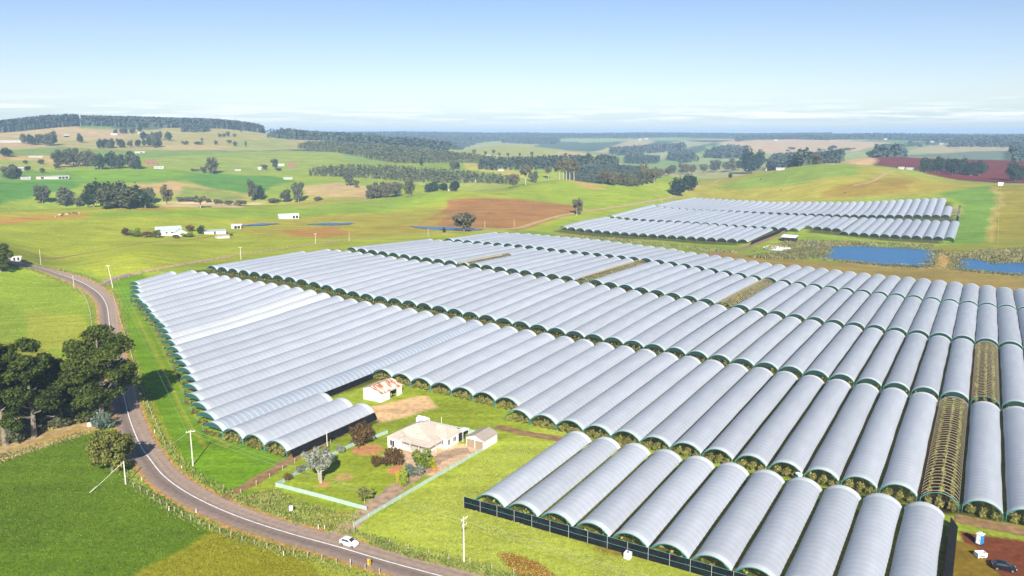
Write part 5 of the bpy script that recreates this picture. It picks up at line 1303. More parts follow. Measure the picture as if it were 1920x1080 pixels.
vr.add([(-3.2, -7.6, 2.32), (6.0, -7.6, 2.32), (6.2, -1.9, 2.5), (6.2, -1.9, 2.38), (6.0, -7.6, 2.2), (-3.2, -7.6, 2.2)], [(0, 5, 4, 1), (1, 4, 3, 2)])
ver = vr.build("verandah_roof", [m_roof], house)
for x, y in ((-2.9, -7.4), (-.2, -7.4), (2.6, -7.4), (5.75, -7.35), (5.9, -4.6), (6.0, -2.2)):
    MB().box((x, y, 1.15), (.14, .14, 2.3)).build("verandah_post", [m_trim], house)
MB().box((1.5, -6.3, .12), (9.0, 2.5, .24)).build("verandah_floor", [m_conc], house)
low = MB().box((-1.6, -7.42, .62), (2.5, .10, .75)); low.build("verandah_rail", [m_white], house)
a_ = MB().box((-4.6, 3.9, 2.2), (3.0, 2.2, 4.4)); a_.build("lean_to", [m_white], house)
g = MB().prism([(-6.2, 2.7, 4.4), (-6.2, 5.1, 4.4), (-6.2, 3.9, 5.05)], (3.2, 0, 0)); g.build("lean_to_roof", [m_roof_white], house)
MB().box((-3.6, 2.785, 3.75), (.8, .03, .5)).build("vent", [m_dark], house)
MB().tube([(-1.6, -.6, 4.7), (-1.6, -.6, 5.9)], .22, 8).build("flue", [m_galv], house)
window(house, (-5.3, -8.3, 1.55), 1.5, 1.45, ('y', -1)); window(house, (-1.4, -4.9, 1.6), 1.5, 1.3, ('y', -1)); window(house, (2.6, -4.9, 1.6), 1.4, 1.3, ('y', -1))
window(house, (4.5, -3.3, 1.6), 1.3, 1.2, ('x', 1)); window(house, (7.0, -.5, 1.6), 1.1, 1.5, ('x', 1)); window(house, (7.0, 2.0, 1.6), 1.3, 1.3, ('x', 1)); window(house, (5.6, -1.5, 1.6), 1.0, 1.3, ('y', -1))
MB().box((.7, -4.94, 1.1), (.95, .08, 2.1)).build("door", [m_door], house)
pr = MB().box((7.0, 6.1, 2.78), (1.9, 3.2, .12)); pr.build("porch_roof", [m_roof_white], house)
MB().box((7.02, 4.55, 1.25), (.06, 1.3, 2.3)).build("porch_doorway_shade", [m_dark], house)
for y in (4.75, 7.5): MB().box((7.8, y, 1.36), (.13, .13, 2.72)).build("porch_post", [m_trim], house)
MB().box((5.6, 6.3, 1.2), (2.6, 2.0, 2.4)).build("porch_shade_block", [m_dark], house)  # solid dark block painted in for the shade behind the porch posts
# --- garage
gp = G3(163.7, -107.2)
gar = tag(empty("garage", gp, RZ), "white garage with tan gable roof and two brown doors", "garage")
w = MB().box((0, 0, 1.27), (5.4, 6.6, 2.54)); w.prism([(-2.7, -3.3, 2.54), (2.7, -3.3, 2.54), (0, -3.3, 3.5)], (0, 6.6, 0)); w.build("wall", [m_white], gar)
r = MB()
for s in (-1, 1): r.add([(0, -3.55, 3.62), (s * 3.0, -3.55, 2.52), (s * 3.0, 3.55, 2.52), (0, 3.55, 3.62), (0, -3.55, 3.54), (s * 3.0, -3.55, 2.44), (s * 3.0, 3.55, 2.44), (0, 3.55, 3.54)], [(0, 1, 2, 3), (7, 6, 5, 4), (0, 4, 5, 1), (1, 5, 6, 2), (2, 6, 7, 3)])
r.build("roof", [m_roof_tan], gar)
for x in (-1.3, 1.3):
    d = MB().box((x, -3.34, 1.1), (2.35, .08, 2.15)).build("garage_door", [m_door], gar)
    MB().box((x, -3.40, .9), (.3, .04, .07)).build("handle", [m_galv], d)
# --- rusty roofed shed
sp = G3(178.8, -153.3)
shed = tag(empty("shed", sp, RZ), "white tin shed with rust streaked roof and an open bay", "shed")
w = MB(); hx, hy = 3.5, 5.0
w.add([(-hx, -hy, 0), (-hx, hy, 0), (hx, hy, 0), (hx, -hy, 0), (-hx, -hy, 3.5), (-hx, hy, 3.5), (hx, hy, 2.8), (hx, -hy, 2.8), (-.6, -hy, 4.3), (-.6, hy, 4.3)],
      [(0, 4, 5, 1), (0, 3, 7, 8, 4), (1, 5, 9, 6, 2)])
w.box((hx - .05, -2.9, 1.4), (.1, 4.2, 2.8)); w.box((hx - .05, 3.7, 1.4), (.1, 2.6, 2.8)); w.box((hx - .05, .8, 2.62), (.1, 3.2, .36))
w.build("wall", [m_roof_white], shed)
r = MB()
r.add([(-.6, -hy - .2, 4.42), (hx + .3, -hy - .2, 2.86), (hx + .3, hy + .2, 2.86), (-.6, hy + .2, 4.42), (-hx - .2, -hy - .2, 3.52), (-hx - .2, hy + .2, 3.52)], [(0, 1, 2, 3), (0, 3, 5, 4)])
r.build("roof", [m_roof_rust], shed)
MB().box((0, .8, .06), (5.5, 3.2, .12)).build("floor", [m_dark], shed)  # floor coloured as dark as the shade in the open bay
MB().box((1.4, .9, .55), (1.6, 1.4, .9)).build("bench", [m_wood], shed)

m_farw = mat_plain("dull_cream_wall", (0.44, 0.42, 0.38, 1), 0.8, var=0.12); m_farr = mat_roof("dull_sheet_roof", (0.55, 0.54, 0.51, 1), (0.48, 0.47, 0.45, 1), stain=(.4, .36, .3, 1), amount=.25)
# --- simple farm buildings far away, each with its own walls, roof and dark panels painted as shaded openings
def barn(name, px, py, wp, hp, dp, roof, wall, label, rz=0.0, ridge='x', openings=(), windows=(), cat='shed', pitch=.35, skillion=False):
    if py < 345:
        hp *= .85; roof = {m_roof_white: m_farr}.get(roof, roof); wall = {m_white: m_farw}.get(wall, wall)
    p = hit(px, py); s = depth_of(p) / FPX; W, Hh, D = wp * s, up_px(p, hp), dp
    eave = Hh * (1 - pitch)
    az = math.atan2(p[0], p[1])
    o = tag(empty(name, p, -az + rz), label, cat)
    w = MB().box((0, 0, eave / 2 - .2), (W, D, eave + .4))
    if not skillion:
        if ridge == 'x':
            for sx in (-1, 1): w.prism([(sx * W / 2, -D / 2, eave), (sx * W / 2, D / 2, eave), (sx * W / 2, 0, Hh * .97)], (-sx * .12, 0, 0))
        else:
            for sy in (-1, 1): w.prism([(-W / 2, sy * D / 2, eave), (W / 2, sy * D / 2, eave), (0, sy * D / 2, Hh * .97)], (0, -sy * .12, 0))
    w.build("wall", [wall], o); r = MB(); e = .4
    if skillion: r.add([(-W / 2 - e, -D / 2 - e, eave + .05), (W / 2 + e, -D / 2 - e, eave + .05), (W / 2 + e, D / 2 + e, Hh), (-W / 2 - e, D / 2 + e, Hh)] + [(-W / 2 - e, -D / 2 - e, eave - .15), (W / 2 + e, -D / 2 - e, eave - .15), (W / 2 + e, D / 2 + e, Hh - .2), (-W / 2 - e, D / 2 + e, Hh - .2)], [(0, 1, 2, 3), (7, 6, 5, 4), (0, 4, 5, 1), (1, 5, 6, 2), (3, 7, 4, 0)])
    elif ridge == 'x':
        for sy in (-1, 1): r.add([(-W / 2 - e, sy * (D / 2 + e), eave - .1), (W / 2 + e, sy * (D / 2 + e), eave - .1), (W / 2 + e, 0, Hh), (-W / 2 - e, 0, Hh)], [(0, 1, 2, 3) if sy < 0 else (3, 2, 1, 0)])
    else:
        for sx in (-1, 1): r.add([(sx * (W / 2 + e), -D / 2 - e, eave - .1), (sx * (W / 2 + e), D / 2 + e, eave - .1), (0, D / 2 + e, Hh), (0, -D / 2 - e, Hh)], [(0, 1, 2, 3) if sx > 0 else (3, 2, 1, 0)])
    r.build("roof", [roof], o)
    for (f0, f1) in openings:
        MB().box(((f0 + f1 - 1) * W / 2, -D / 2 - .03, eave * .43), ((f1 - f0) * W, .08, eave * .86)).build("doorway_shade", [m_dark], o)  # dark panel on a closed wall, shade of an opening painted on
    for f in windows: MB().box(((f - .5) * W, -D / 2 - .03, eave * .55), (max(.8, W * .09), .08, eave * .34)).build("window", [m_glass], o)
    return o
barn("barn", 541, 409, 36, 8.5, 9, m_roof_white, m_white, "long white barn with a dark open end in the far paddock", .12, openings=((.68, .80), (.84, .96)))
barn("farmhouse", 316, 440, 44, 16, 10, m_roof_teal, m_white, "far farmhouse with grey-green roof among garden trees", .10, windows=(.15, .4, .62, .85), cat='house', pitch=.42)
barn("farmhouse_wing", 338, 442, 22, 13, 8, m_roof_teal, m_white, "gabled wing at the right end of the far farmhouse", .10, 'y', windows=(.5,), cat='house', pitch=.5)
barn("shed", 403, 438, 38, 7, 7, m_roof_teal, m_trim, "long low shed right of the far farmhouse", .05, openings=((.45, .53),), skillion=True, pitch=.25)
barn("shed", 444, 428, 17, 7.5, 5, m_roof_white, m_white, "small white open shelter in the far paddock", -.2, openings=((.3, .6), (.64, .94)), skillion=True, pitch=.25)
barn("shed", 417, 446, 22, 4, 5, m_conc, m_white, "low white stock pen before the long shed", .3, skillion=True, pitch=.1)
barn("shed", 1480, 452, 26, 11, 7, m_roof_white, m_dark, "dark open machinery shed with white roof beside the pond", -.25, openings=((.05, .45), (.5, .95)), skillion=True, pitch=.3)
barn("trailer", 30, 488, 16, 7, 3, m_white, m_white, "white stock crate parked at the road bend, left edge", .1, openings=((.2, .4), (.6, .8)), cat='trailer', skillion=True, pitch=.1)
barn("shed", 110, 335, 34, 6.5, 9, m_roof_white, m_white, "white farm shed with dark open bays on the left hillside", .05, openings=((.5, .62), (.66, .78), (.82, .95)), skillion=True, pitch=.25)
barn("shed", 82, 335, 24, 6, 9, m_roof_tan, m_trim, "tan farm shed joined to the white shed with dark bays", .05, openings=((.3, .5),))
barn("farmhouse", 48, 336, 16, 5.5, 8, m_roof_white, m_white, "small white farmhouse left of the tan shed", .1, windows=(.3, .7), cat='house')
barn("shed", 39, 320, 9, 8, 6, m_roof_white, m_white, "white roofed shed peeping between dark trees on the left", .5)
barn("shed", 20, 267, 38, 5, 14, m_roof_white, m_white, "long pale building far up the left hillside", 0)
barn("shed", 67, 295, 23, 3.4, 8, m_roof_white, m_white, "long low white shed on the straw strip", 0)
barn("shed", 125, 257, 8, 5, 7, m_roof_white, m_dark, "small dark-fronted shed right of the far left clump", 0)
barn("shed", 262, 287, 17, 4, 7, m_roof_white, m_white, "white shed over the right half of the hillside grove", 0, openings=((.6, .75),))
barn("farmhouse", 283, 309, 22, 9, 9, m_roof_red, m_brick, "orange brick farmhouse at the right end of the hillside grove", 0, windows=(.3, .7), cat='house', pitch=.5)
barn("farmhouse", 298, 316, 17, 5.5, 8, m_roof_white, m_white, "white cottage before the orange brick farmhouse", 0, windows=(.3, .7), cat='house')
barn("farmhouse", 214, 253, 12, 4, 8, m_roof_white, m_white, "tiny white house under the hilltop forest, left one", 0, cat='house')
barn("farmhouse", 266, 251, 14, 4, 8, m_roof_white, m_white, "tiny white house under the hilltop forest, right one", 0, cat='house')
barn("shed", 579, 271, 6, 4, 7, m_roof_white, m_white, "tiny pale shed before the dark wood", 0) if False else None
barn("shed", 446, 320, 11, 3.5, 6, m_roof_white, m_white, "small white shed right of the large lone hillside gum", 0)
barn("farmhouse", 547, 313, 14, 9, 9, m_roof_red, m_brick, "red roofed farmhouse on the hillside", 0, windows=(.3, .7), cat='house', pitch=.5)
barn("shed", 526, 311, 14, 5, 7, m_roof_white, m_white, "white shed left of the red roofed farmhouse", 0)
barn("shed", 487, 318, 6, 6, 6, m_roof_white, m_white, "small pale shed left of the farm trees on the hillside", 0)
barn("shed", 540, 336, 16, 4.5, 7, m_roof_white, m_white, "white hay shed below the red roofed farmhouse", 0)
barn("shed", 891, 340, 8, 5, 6, m_roof_white, m_white, "white hut on the crest over the lower plantation strip", 0)
barn("shed", 845, 358, 9, 3.5, 4, m_conc, m_white, "white trough hut before the low cypress clump", 0)
barn("farmhouse", 931, 293, 8, 4.5, 9, m_roof_red, m_door, "orange house on the far hillock", 0, cat='house')
barn("farmhouse", 915, 294, 9, 4, 8, m_roof_white, m_white, "white house on the far hillock", 0, cat='house')
barn("shed", 939, 320, 11, 3.5, 8, m_roof_white, m_white, "white shed before the dark wood on the far fields", 0)
barn("shed", 1463, 319, 15, 5.5, 7, m_roof_white, m_white, "white shed on the crest of the right hill, bigger one", 0)
barn("shed", 1440, 320, 9, 4, 5, m_roof_white, m_white, "white shed on the crest of the right hill, smaller one", 0)
barn("shed", 1690, 317, 10, 5, 7, m_roof_white, m_white, "white house left of the dark windbreak on the red field", 0, cat='house')
barn("shed", 1707, 318, 15, 4.5, 7, m_roof_white, m_white, "white shed touching the dark windbreak on the red field", 0)
barn("shed", 1876, 348, 8, 6, 5, m_roof_white, m_trim, "pinkish pump shed at the top of the paddock track", 0)
for x, y in ((1652, 261), (1660, 262), (1697, 262), (1748, 267), (1790, 269), (1765, 271), (1455, 264), (1212, 262), (1200, 263)):
    barn("farmhouse", x, y, 6, 3.2, 12, m_roof_white, m_white, "tiny white farm building near the horizon", 0, cat='house')['group'] = "tiny farm buildings near the horizon"

# ---------------------------------------------------------------- fences
def sheet_fence(pts, label, hgt=1.45, post_mat=m_wood, post_step=2.6):
    """solid corrugated fence with posts and a capping rail"""
    P = []
    for a, b_ in zip(pts[:-1], pts[1:]):
        a, b_ = np.array(a[:2]), np.array(b_[:2]); n = max(1, int(round(np.linalg.norm(b_ - a) / post_step))); P += [a + (b_ - a) * k / n for k in range(n)]
    P.append(np.array(pts[-1][:2])); c = np.mean(P, 0); root = tag(empty("garden_fence", (c[0], c[1], h1(*c))), label, "fence")
    V, F = [], []; zr = root.location.z
    for p in P: z = h1(*p) - zr; V += [(p[0] - c[0], p[1] - c[1], z - .1), (p[0] - c[0], p[1] - c[1], z + hgt)]
    for k in range(len(P) - 1): F.append((2 * k, 2 * k + 2, 2 * k + 3, 2 * k + 1))
    n = len(V); nv = []
    for k, p in enumerate(P):
        d = P[min(k + 1, len(P) - 1)] - P[max(k - 1, 0)]; d /= np.linalg.norm(d); nn = np.array([d[1], -d[0]]) * .06
        for j in (0, 1): v = V[2 * k + j]; nv.append((v[0] + nn[0], v[1] + nn[1], v[2]))
    V += nv; F += [tuple(n + i for i in f[::-1]) for f in F] + [(2 * k + 1, 2 * k + 3, n + 2 * k + 3, n + 2 * k + 1) for k in range(len(P) - 1)]
    put("fence_sheet", mesh_data("fence_sheet", V, F, m_mint), root)
    for k, p in enumerate(P):
        d = P[min(k + 1, len(P) - 1)] - P[max(k - 1, 0)]; d /= np.linalg.norm(d); nn = np.array([d[1], -d[0]]) * .16
        MB().box((p[0] - c[0] + nn[0], p[1] - c[1] + nn[1], h1(*p) - zr + hgt / 2), (.11, .11, hgt + .1)).build("post", [post_mat], root)
    return root
sheet_fence([hit(518, 912), hit(600, 933), hit(688, 957)], "mint green sheet fence across the front of the garden", .95, m_mint)
sheet_fence([hit(518, 912), hit(560, 888), hit(600, 866), hit(662, 836), hit(726, 813)], "mint green sheet fence along the dirt track side of the garden", .95, m_mint)
sheet_fence([hit(804, 796), hit(850, 806), hit(892, 815)], "mint green sheet fence behind the farmhouse", 1.2, m_mint)
sheet_fence([hit(662, 988), hit(704, 962), hit(792, 910), hit(903, 846)], "mint green sheet fence with dark posts beside the driveway", .9)
post_me = MB().box((0, 0, .55), (.13, .13, 1.3)).data("fence_post", [m_wood])
m_wire = mat_plain('dull_wire', (0.13, 0.12, 0.10, 1), 0.7)
def wire_fence(P, label, step=4.0, skip=0.0, seed=1):
    P = np.array(P); d = np.concatenate([[0], np.cumsum(np.linalg.norm(np.diff(P, axis=0), axis=1))]); S = np.arange(0, d[-1], step)
    X = np.interp(S, d, P[:, 0]); Y = np.interp(S, d, P[:, 1]); Z = height(X, Y); rg = random.Random(seed)
    root = tag(empty("wire_fence", (X.mean(), Y.mean(), Z.mean())), label, "fence"); w = MB(); o = np.array(root.location)
    for x, y, z in list(zip(X, Y, Z))[:100]:
        q = put("post", post_me, root, tuple(np.array((x, y, z)) - o), rg.uniform(0, 3)); q.scale = (1, 1, rg.uniform(.85, 1.15)); q.rotation_euler = (rg.uniform(-.06, .06), rg.uniform(-.06, .06), rg.uniform(0, 3))
    for h_ in (.4, .75, 1.08): w.tube([(x - o[0], y - o[1], z - o[2] + h_) for x, y, z in zip(X, Y, Z)], .008, 3, 0, caps=False)
    w.build("wire", [m_wire], root)
    return root
def off_line(P, o):
    d = np.gradient(P, axis=0); d /= np.linalg.norm(d, axis=1)[:, None]; return P + np.stack([d[:, 1], -d[:, 0]], 1) * o
wire_fence(off_line(road_line, 7.4)[152:252], "wooden post and wire fence along the inside of the lower road bend", 3.6) if False else None
lp = lambda L_: smooth_line([hit(a, b_)[:2] for a, b_ in L_], 8)
wire_fence(lp([(238, 906), (280, 930), (330, 962), (400, 995), (480, 1022), (560, 1042), (640, 1060), (740, 1085)]), "wooden post and wire fence on the lower side of the road", 3.2)
wire_fence(lp([(210, 548), (225, 600), (240, 645), (256, 700), (272, 745), (290, 790), (312, 840)]), "post and wire fence between the road and the tunnel ends", 3.6, seed=2)
wire_fence(lp([(120, 530), (150, 545), (166, 575), (172, 610), (171, 650)]), "post and wire fence on the inside of the upper road", 4, seed=3)
wire_fence(lp([(452, 925), (490, 905), (540, 876), (590, 848), (640, 824)]), "short post and wire fence beside the brown dirt track", 4.5, seed=4)
wire_fence(lp([(664, 1000), (700, 1012), (760, 1028), (830, 1046), (900, 1062), (1000, 1086)]), "post and wire fence along the paddock before the nearest tunnels", 4.5, seed=5)
wire_fence(lp([(40, 497), (100, 505), (150, 520), (180, 533)]), "post and wire fence along the far side of the upper road", 5, seed=6)
wire_fence(lp([(222, 525), (300, 508), (400, 490), (520, 468), (650, 450)]), "post and wire fence along the narrow lane", 5, seed=7)
wire_fence(lp([(1871, 456), (1873, 400), (1876, 350)]), "post and wire fence beside the paddock track on the right", 7, seed=8)

# ---------------------------------------------------------------- poles, signs, small things
def pole(px, py, hp, label, arms=1, top=None, rz=.4, r0=.17, mat=m_pole):
    p = hit(px, py); Hh = up_px(p, hp); o = tag(empty("power_pole", p, rz), label, "pole")
    tx, ty = (0, 0)
    if top is not None:                              # a leaning pole: where its head is seen
        rd = raydir(*top); k = p[1] / rd[1]; q = rd * k + np.array([0, 0, CAM_H]) - p; Hh = q[2]; tx, ty = q[0], q[1]
        o.rotation_euler = (0, 0, 0)
    MB().tube([(0, 0, -.5), (tx, ty, Hh)], [r0, r0 * .72], 8).build("pole_shaft", [mat], o)
    for k in range(arms):
        z = Hh * (.965 - .13 * k); f = z / Hh
        a = MB().box((tx * f, ty * f - .22, z), (2.1 - .5 * k, .14, .14)).build("cross_arm", [mat], o)
        for x in ((-.9, -.35, .35, .9) if k == 0 else (-.65, .65)):
            MB().tube([(tx * f + x, ty * f - .22, z + .07), (tx * f + x, ty * f - .22, z + .3)], [.05, .07], 6).build("insulator", [m_white], a)
    return o
pole(362, 873, 65, "tall pale power pole on the verge inside the road bend", 1, rz=.5)
pole(870, 1055, 80, "tall pale power pole with two cross arms before the nearest tunnels", 2, rz=1.0)
pole(212, 540, 45, "leaning pale power pole at the lane junction", 1, top=(202, 497))
pole(452, 487, 24, "power pole beside the first far tunnel on the narrow lane", 1, rz=.1)
pole(77, 497, 30, "plain thin pole beside the far end of the upper road", 0, r0=.12); pole(139, 540, 24, "short pole on the inside of the upper road", 0, r0=.12)
pole(614, 846, 36, "cream pole behind the multi-trunk gum in the garden", 0, r0=.12); pole(828, 797, 15, "short cream post behind the farmhouse", 0, r0=.12)
pole(592, 458, 20, "power pole on the narrow lane, left of the ponds", 1, r0=.13); pole(655, 452, 16, "thin pole on the narrow lane behind the tunnels", 0, r0=.11)
pole(803, 443, 15, "thin pole beside the narrow pond", 0, r0=.11); pole(909, 427, 14, "thin pole right of the broad gum at the pond", 0, r0=.11); pole(964, 426, 16, "thin pole on the ploughed field side of the lane", 0, r0=.11)
pole(1081, 405, 14, "thin pole under the lone gum by the lane", 0, r0=.11); pole(1241, 386, 14, "thin pole at the far left corner of the far tunnels", 0, r0=.12)
pole(236, 908, 43, "pale pole on the inside of the road bend", 0, r0=.16)
b0 = hit(166, 925); rd = raydir(236, 866); t_ = hit(236, 908); top_ = np.array([t_[0], t_[1], t_[2] + up_px(t_, 41)])
o = tag(empty("stay_wire", b0), "slanting guyed stay with pale guards holding the pole on the bend", "stay")
MB().tube([(0, 0, -.2), tuple(top_ - b0)], .022, 5).build("stay_wire", [m_galv], o)
for f0, f1 in ((.02, .22), (.62, .97)): MB().tube([tuple((top_ - b0) * f0), tuple((top_ - b0) * f1)], .05, 6).build("wire_guard", [m_pole], o)

m_signy = mat_plain("yellow_sign_paint", (0.75, 0.42, 0.02, 1), 0.5, var=0.05); m_signw = mat_plain("white_sign_paint", (0.8, 0.8, 0.78, 1), 0.5, var=0.05); m_ink = mat_plain("black_sign_paint", (0.02, 0.02, 0.02, 1), 0.5, var=0.05)
p = hit(693, 1064); o = tag(empty("road_sign", p, -.35), "yellow and black curve marker sign at the lower road edge", "sign")
MB().tube([(0, 0, -.3), (0, 0, 1.9)], .05, 6).build("post", [m_galv], o)
for z in (.75, 1.45):
    s_ = MB().box((0, -.07, z), (.72, .04, .62)).build("sign_board", [m_signy], o)
    MB().prism([(.02, -.10, z - .27), (.30, -.10, z), (.02, -.10, z + .27), (.2, -.10, z + .27), (.345, -.10, z), (.2, -.10, z - .27)][0:0] + [(-.02, -.095, z - .28), (.20, -.095, z - .28), (.35, -.095, z), (.20, -.095, z + .28), (-.02, -.095, z + .28), (.14, -.095, z)], (0, -.012, 0)).build("chevron", [m_ink], s_)
p = hit(264, 746); o = tag(empty("road_sign", p, .3), "white round sign on the verge in the pine shadow", "sign")
MB().tube([(0, 0, -.3), (0, 0, 1.5)], .05, 6).build("post", [m_galv], o)
MB().prism([(.42 * math.cos(t), -.07, 1.35 + .42 * math.sin(t)) for t in np.linspace(0, 2 * math.pi, 14)[:-1]], (0, -.03, 0)).build("sign_board", [m_signw], o)
gpost = MB().box((0, 0, .5), (.12, .05, 1.1)).data("marker_shaft", [m_signw]); gref = MB().box((0, -.035, .86), (.08, .02, .16)).data("reflector", [mat_plain("red_reflector", (.5, .03, .02, 1), .3)])
for x, y in ((341, 880), (266, 902), (317, 958), (368, 962), (226, 640), (250, 702), (597, 992), (609, 993), (532, 1042), (657, 1058), (290, 812), (665, 996)):
    o = tag(empty("guide_post", hit(x, y), .2), "white guide post with red reflector at the road edge", "post", "guide posts along the road")
    put("marker_shaft", gpost, o); put("reflector", gref, o)
p = hit(546, 962); o = tag(empty("meter_box", p, .5), "white meter box on a post outside the garden fence", "box")
MB().box((0, 0, .4), (.16, .16, .9)).build("post", [m_wood], o); MB().box((0, 0, 1.15), (.75, .45, 1.0)).build("cabinet", [m_signw], o); MB().box((0, -.24, 1.15), (.6, .03, .85)).build("door", [m_trim], o)
p = hit(168, 799); o = tag(empty("drum", p), "white plastic drum in the dry grass under the pines", "drum")
MB().tube([(0, 0, -.1), (0, 0, .1), (0, 0, .95), (0, 0, 1.0)], [.55, .6, .6, .5], 14).build("drum_shell", [m_signw], o); MB().tube([(0, 0, 1.0), (0, 0, 1.08)], .2, 10).build("lid", [m_trim], o)
# white bulk tank on a pallet by the black windbreak
p = hit(1177, 1047); o = tag(empty("bulk_tank", p, RZ), "white caged bulk tank on the grass beside the black windbreak", "tank")
MB().box((0, 0, .72), (1.2, 1.1, 1.15)).build("bladder", [m_signw], o); MB().box((0, 0, .07), (1.3, 1.2, .14)).build("pallet", [m_wood], o); MB().tube([(0, 0, 1.29), (0, 0, 1.38)], .2, 10).build("lid", [m_ink], o)
cg = MB()
for x in (-.63, 0, .63):
    cg.tube([(x, -.58, .14), (x, -.58, 1.33), (x, .58, 1.33), (x, .58, .14)], .025, 4, 0)
for z in (.5, .9, 1.33): cg.tube([(-.63, -.58, z), (.63, -.58, z), (.63, .58, z), (-.63, .58, z), (-.63, -.58, z)], .025, 4, 0)
cg.build("cage", [m_galv], o)
# white open crate on the red dirt
p = hit(1838, 1044); o = tag(empty("plastic_bin", p, .1), "white plastic harvest bin on the red dirt", "bin")
MB().box((0, 0, .25), (1.7, 1.2, .12)).build("floor", [m_signw], o)
for c_, d_ in (((0, -.58, .62), (1.9, .1, .8)), ((0, .58, .62), (1.9, .1, .8)), ((-.9, 0, .62), (.1, 1.06, .8)), ((.9, 0, .62), (.1, 1.06, .8))): MB().box(c_, d_).build("side_panel", [m_signw], o)
for x in (-.7, 0, .7): MB().box((x, 0, .09), (.16, 1.1, .18)).build("skid", [m_signw], o)
MB().box((0, -.64, .45), (1.1, .02, .18)).build("slot", [m_ink], o)
# portable toilets
m_toilet = mat_plain("turquoise_plastic", (0.02, 0.38, 0.42, 1), 0.4, var=0.06); m_toiletb = mat_plain("blue_plastic", (0.02, 0.20, 0.48, 1), 0.4, var=0.06)
def toilet(px, py, rz, body, label):
    o = tag(empty("portable_toilet", hit(px, py), rz), label, "toilet")
    MB().box((0, 0, .1), (1.2, 1.2, .2)).build("base", [m_ink], o); MB().box((0, 0, 1.15), (1.1, 1.1, 1.95), taper=.97).build("cabin", [body], o)
    r = MB(); r.tube([(-.62, 0, 2.12), (.62, 0, 2.12)], .001, 3); r = MB().prism([(-.62, -.62, 2.12), (.62, -.62, 2.12), (.55, -.62, 2.3), (0, -.62, 2.42), (-.55, -.62, 2.3)], (0, 1.24, 0)); r.build("roof", [m_signw], o)
    d = MB().box((0, -.57, 1.12), (.78, .05, 1.8)).build("door", [m_signw], o); MB().box((.28, -.61, 1.1), (.06, .05, .2)).build("handle", [m_ink], d)
    MB().tube([(.4, .4, 2.2), (.4, .4, 2.75)], .05, 6).build("vent_pipe", [m_ink], o)
    return o
toilet(1836, 1020, -1.0, m_toiletb, "blue portable toilet with white door on the red dirt")
toilet(1497, 905, .2, m_toilet, "turquoise portable toilet with white roof between the tunnels")

# ---------------------------------------------------------------- cars
m_tyre = mat_plain("tyre_rubber", (0.02, 0.02, 0.02, 1), 0.85); m_rim = mat_plain("alloy_rim", (0.45, 0.45, 0.46, 1), 0.3, 0.7, var=.05); m_lamp = mat_plain("lamp_glass", (.6, .6, .62, 1), .15); m_tail = mat_plain("tail_lamp", (.4, .02, .02, 1), .2)
def hatchback(p, rz, paint, label, sc=1.0):
    o = tag(empty("car", p, rz, (sc, sc, sc)), label, "car")
    # side outline stations: x, half width at sill, at belt, sill z, belt z
    st = [(-2.0, .62, .66, .42, .80), (-1.92, .76, .78, .30, .92), (-1.5, .84, .84, .22, .96), (-.5, .86, .85, .20, .97), (.5, .86, .85, .20, .96), (1.1, .85, .82, .22, .92), (1.65, .80, .74, .25, .80), (1.93, .68, .62, .32, .66), (2.0, .58, .54, .40, .58)]
    V, F = [], []
    for x, ws, wb, zs, zb in st: V += [(x, -ws * .92, zs), (x, -ws, (zs + zb) / 2), (x, -wb, zb), (x, -wb * .6, zb + .035), (x, wb * .6, zb + .035), (x, wb, zb), (x, ws, (zs + zb) / 2), (x, ws * .92, zs)]
    n = 8
    for k in range(len(st) - 1): F += [(k * n + j, (k + 1) * n + j, (k + 1) * n + (j + 1) % n, k * n + (j + 1) % n) for j in range(n)]
    F += [tuple(range(n)), tuple(range((len(st) - 1) * n + n - 1, (len(st) - 1) * n - 1, -1))]
    cab = [(-1.86, .70, .93), (-1.35, .62, 1.42), (-.6, .62, 1.50), (.2, .61, 1.47), (1.15, .70, .95)]
    b0 = len(V)
    for x, wd, z in cab: V += [(x, -wd, z), (x, -wd * .6, z + .03), (x, wd * .6, z + .03), (x, wd, z)]
    for k in range(4): F += [(b0 + 4 * k + j, b0 + 4 * k + 4 + j, b0 + 4 * k + 5 + j, b0 + 4 * k + 1 + j) for j in range(3)]
    for s, j in ((-1, 0), (1, 3)):
        base = [len(V), len(V) + 1]; V += [(-1.84, s * .80, .94), (1.12, s * .80, .94)]
        pl = [base[0]] + [b0 + 4 * k + j for k in range(5)] + [base[1]]
        F.append(tuple(pl if s < 0 else pl[::-1]))
    me = mesh_data("body", V, F, paint, smooth=False); put("body", me, o)
    def quad(name, P, mat=m_glass): MB().poly(P).build(name, [mat], o)
    quad("windscreen", [(1.10, -.60, 1.0), (1.10, .60, 1.0), (.30, .53, 1.475), (.30, -.53, 1.475)])
    quad("rear_window", [(-1.845, .56, 1.0), (-1.845, -.56, 1.0), (-1.45, -.50, 1.38), (-1.45, .50, 1.38)])
    for s in (-1, 1):
        P = [(-1.5, s * .775, 1.02), (.85, s * .775, 1.02), (.12, s * .665, 1.40), (-1.2, s * .665, 1.39)]; quad("side_window", P if s < 0 else P[::-1])
        MB().box((.72, s * .93, 1.03), (.14, .16, .12)).build("mirror", [paint], o)
        MB().box((1.86, s * .55, .66), (.16, .26, .12), rz=-s * .4).build("headlight", [m_lamp], o); MB().box((-1.95, s * .6, .82), (.08, .18, .24)).build("tail_light", [m_tail], o)
        for x in (-1.25, 1.25):
            wheel = MB().tube([(x, s * .70, .31), (x, s * .88, .31)], .31, 14).build("wheel", [m_tyre], o); MB().tube([(x, s * .86, .31), (x, s * .895, .31)], .19, 10).build("rim", [m_rim], wheel)
    MB().box((2.0, 0, .48), (.03, .42, .1)).build("number_plate", [m_signw], o)
    return o
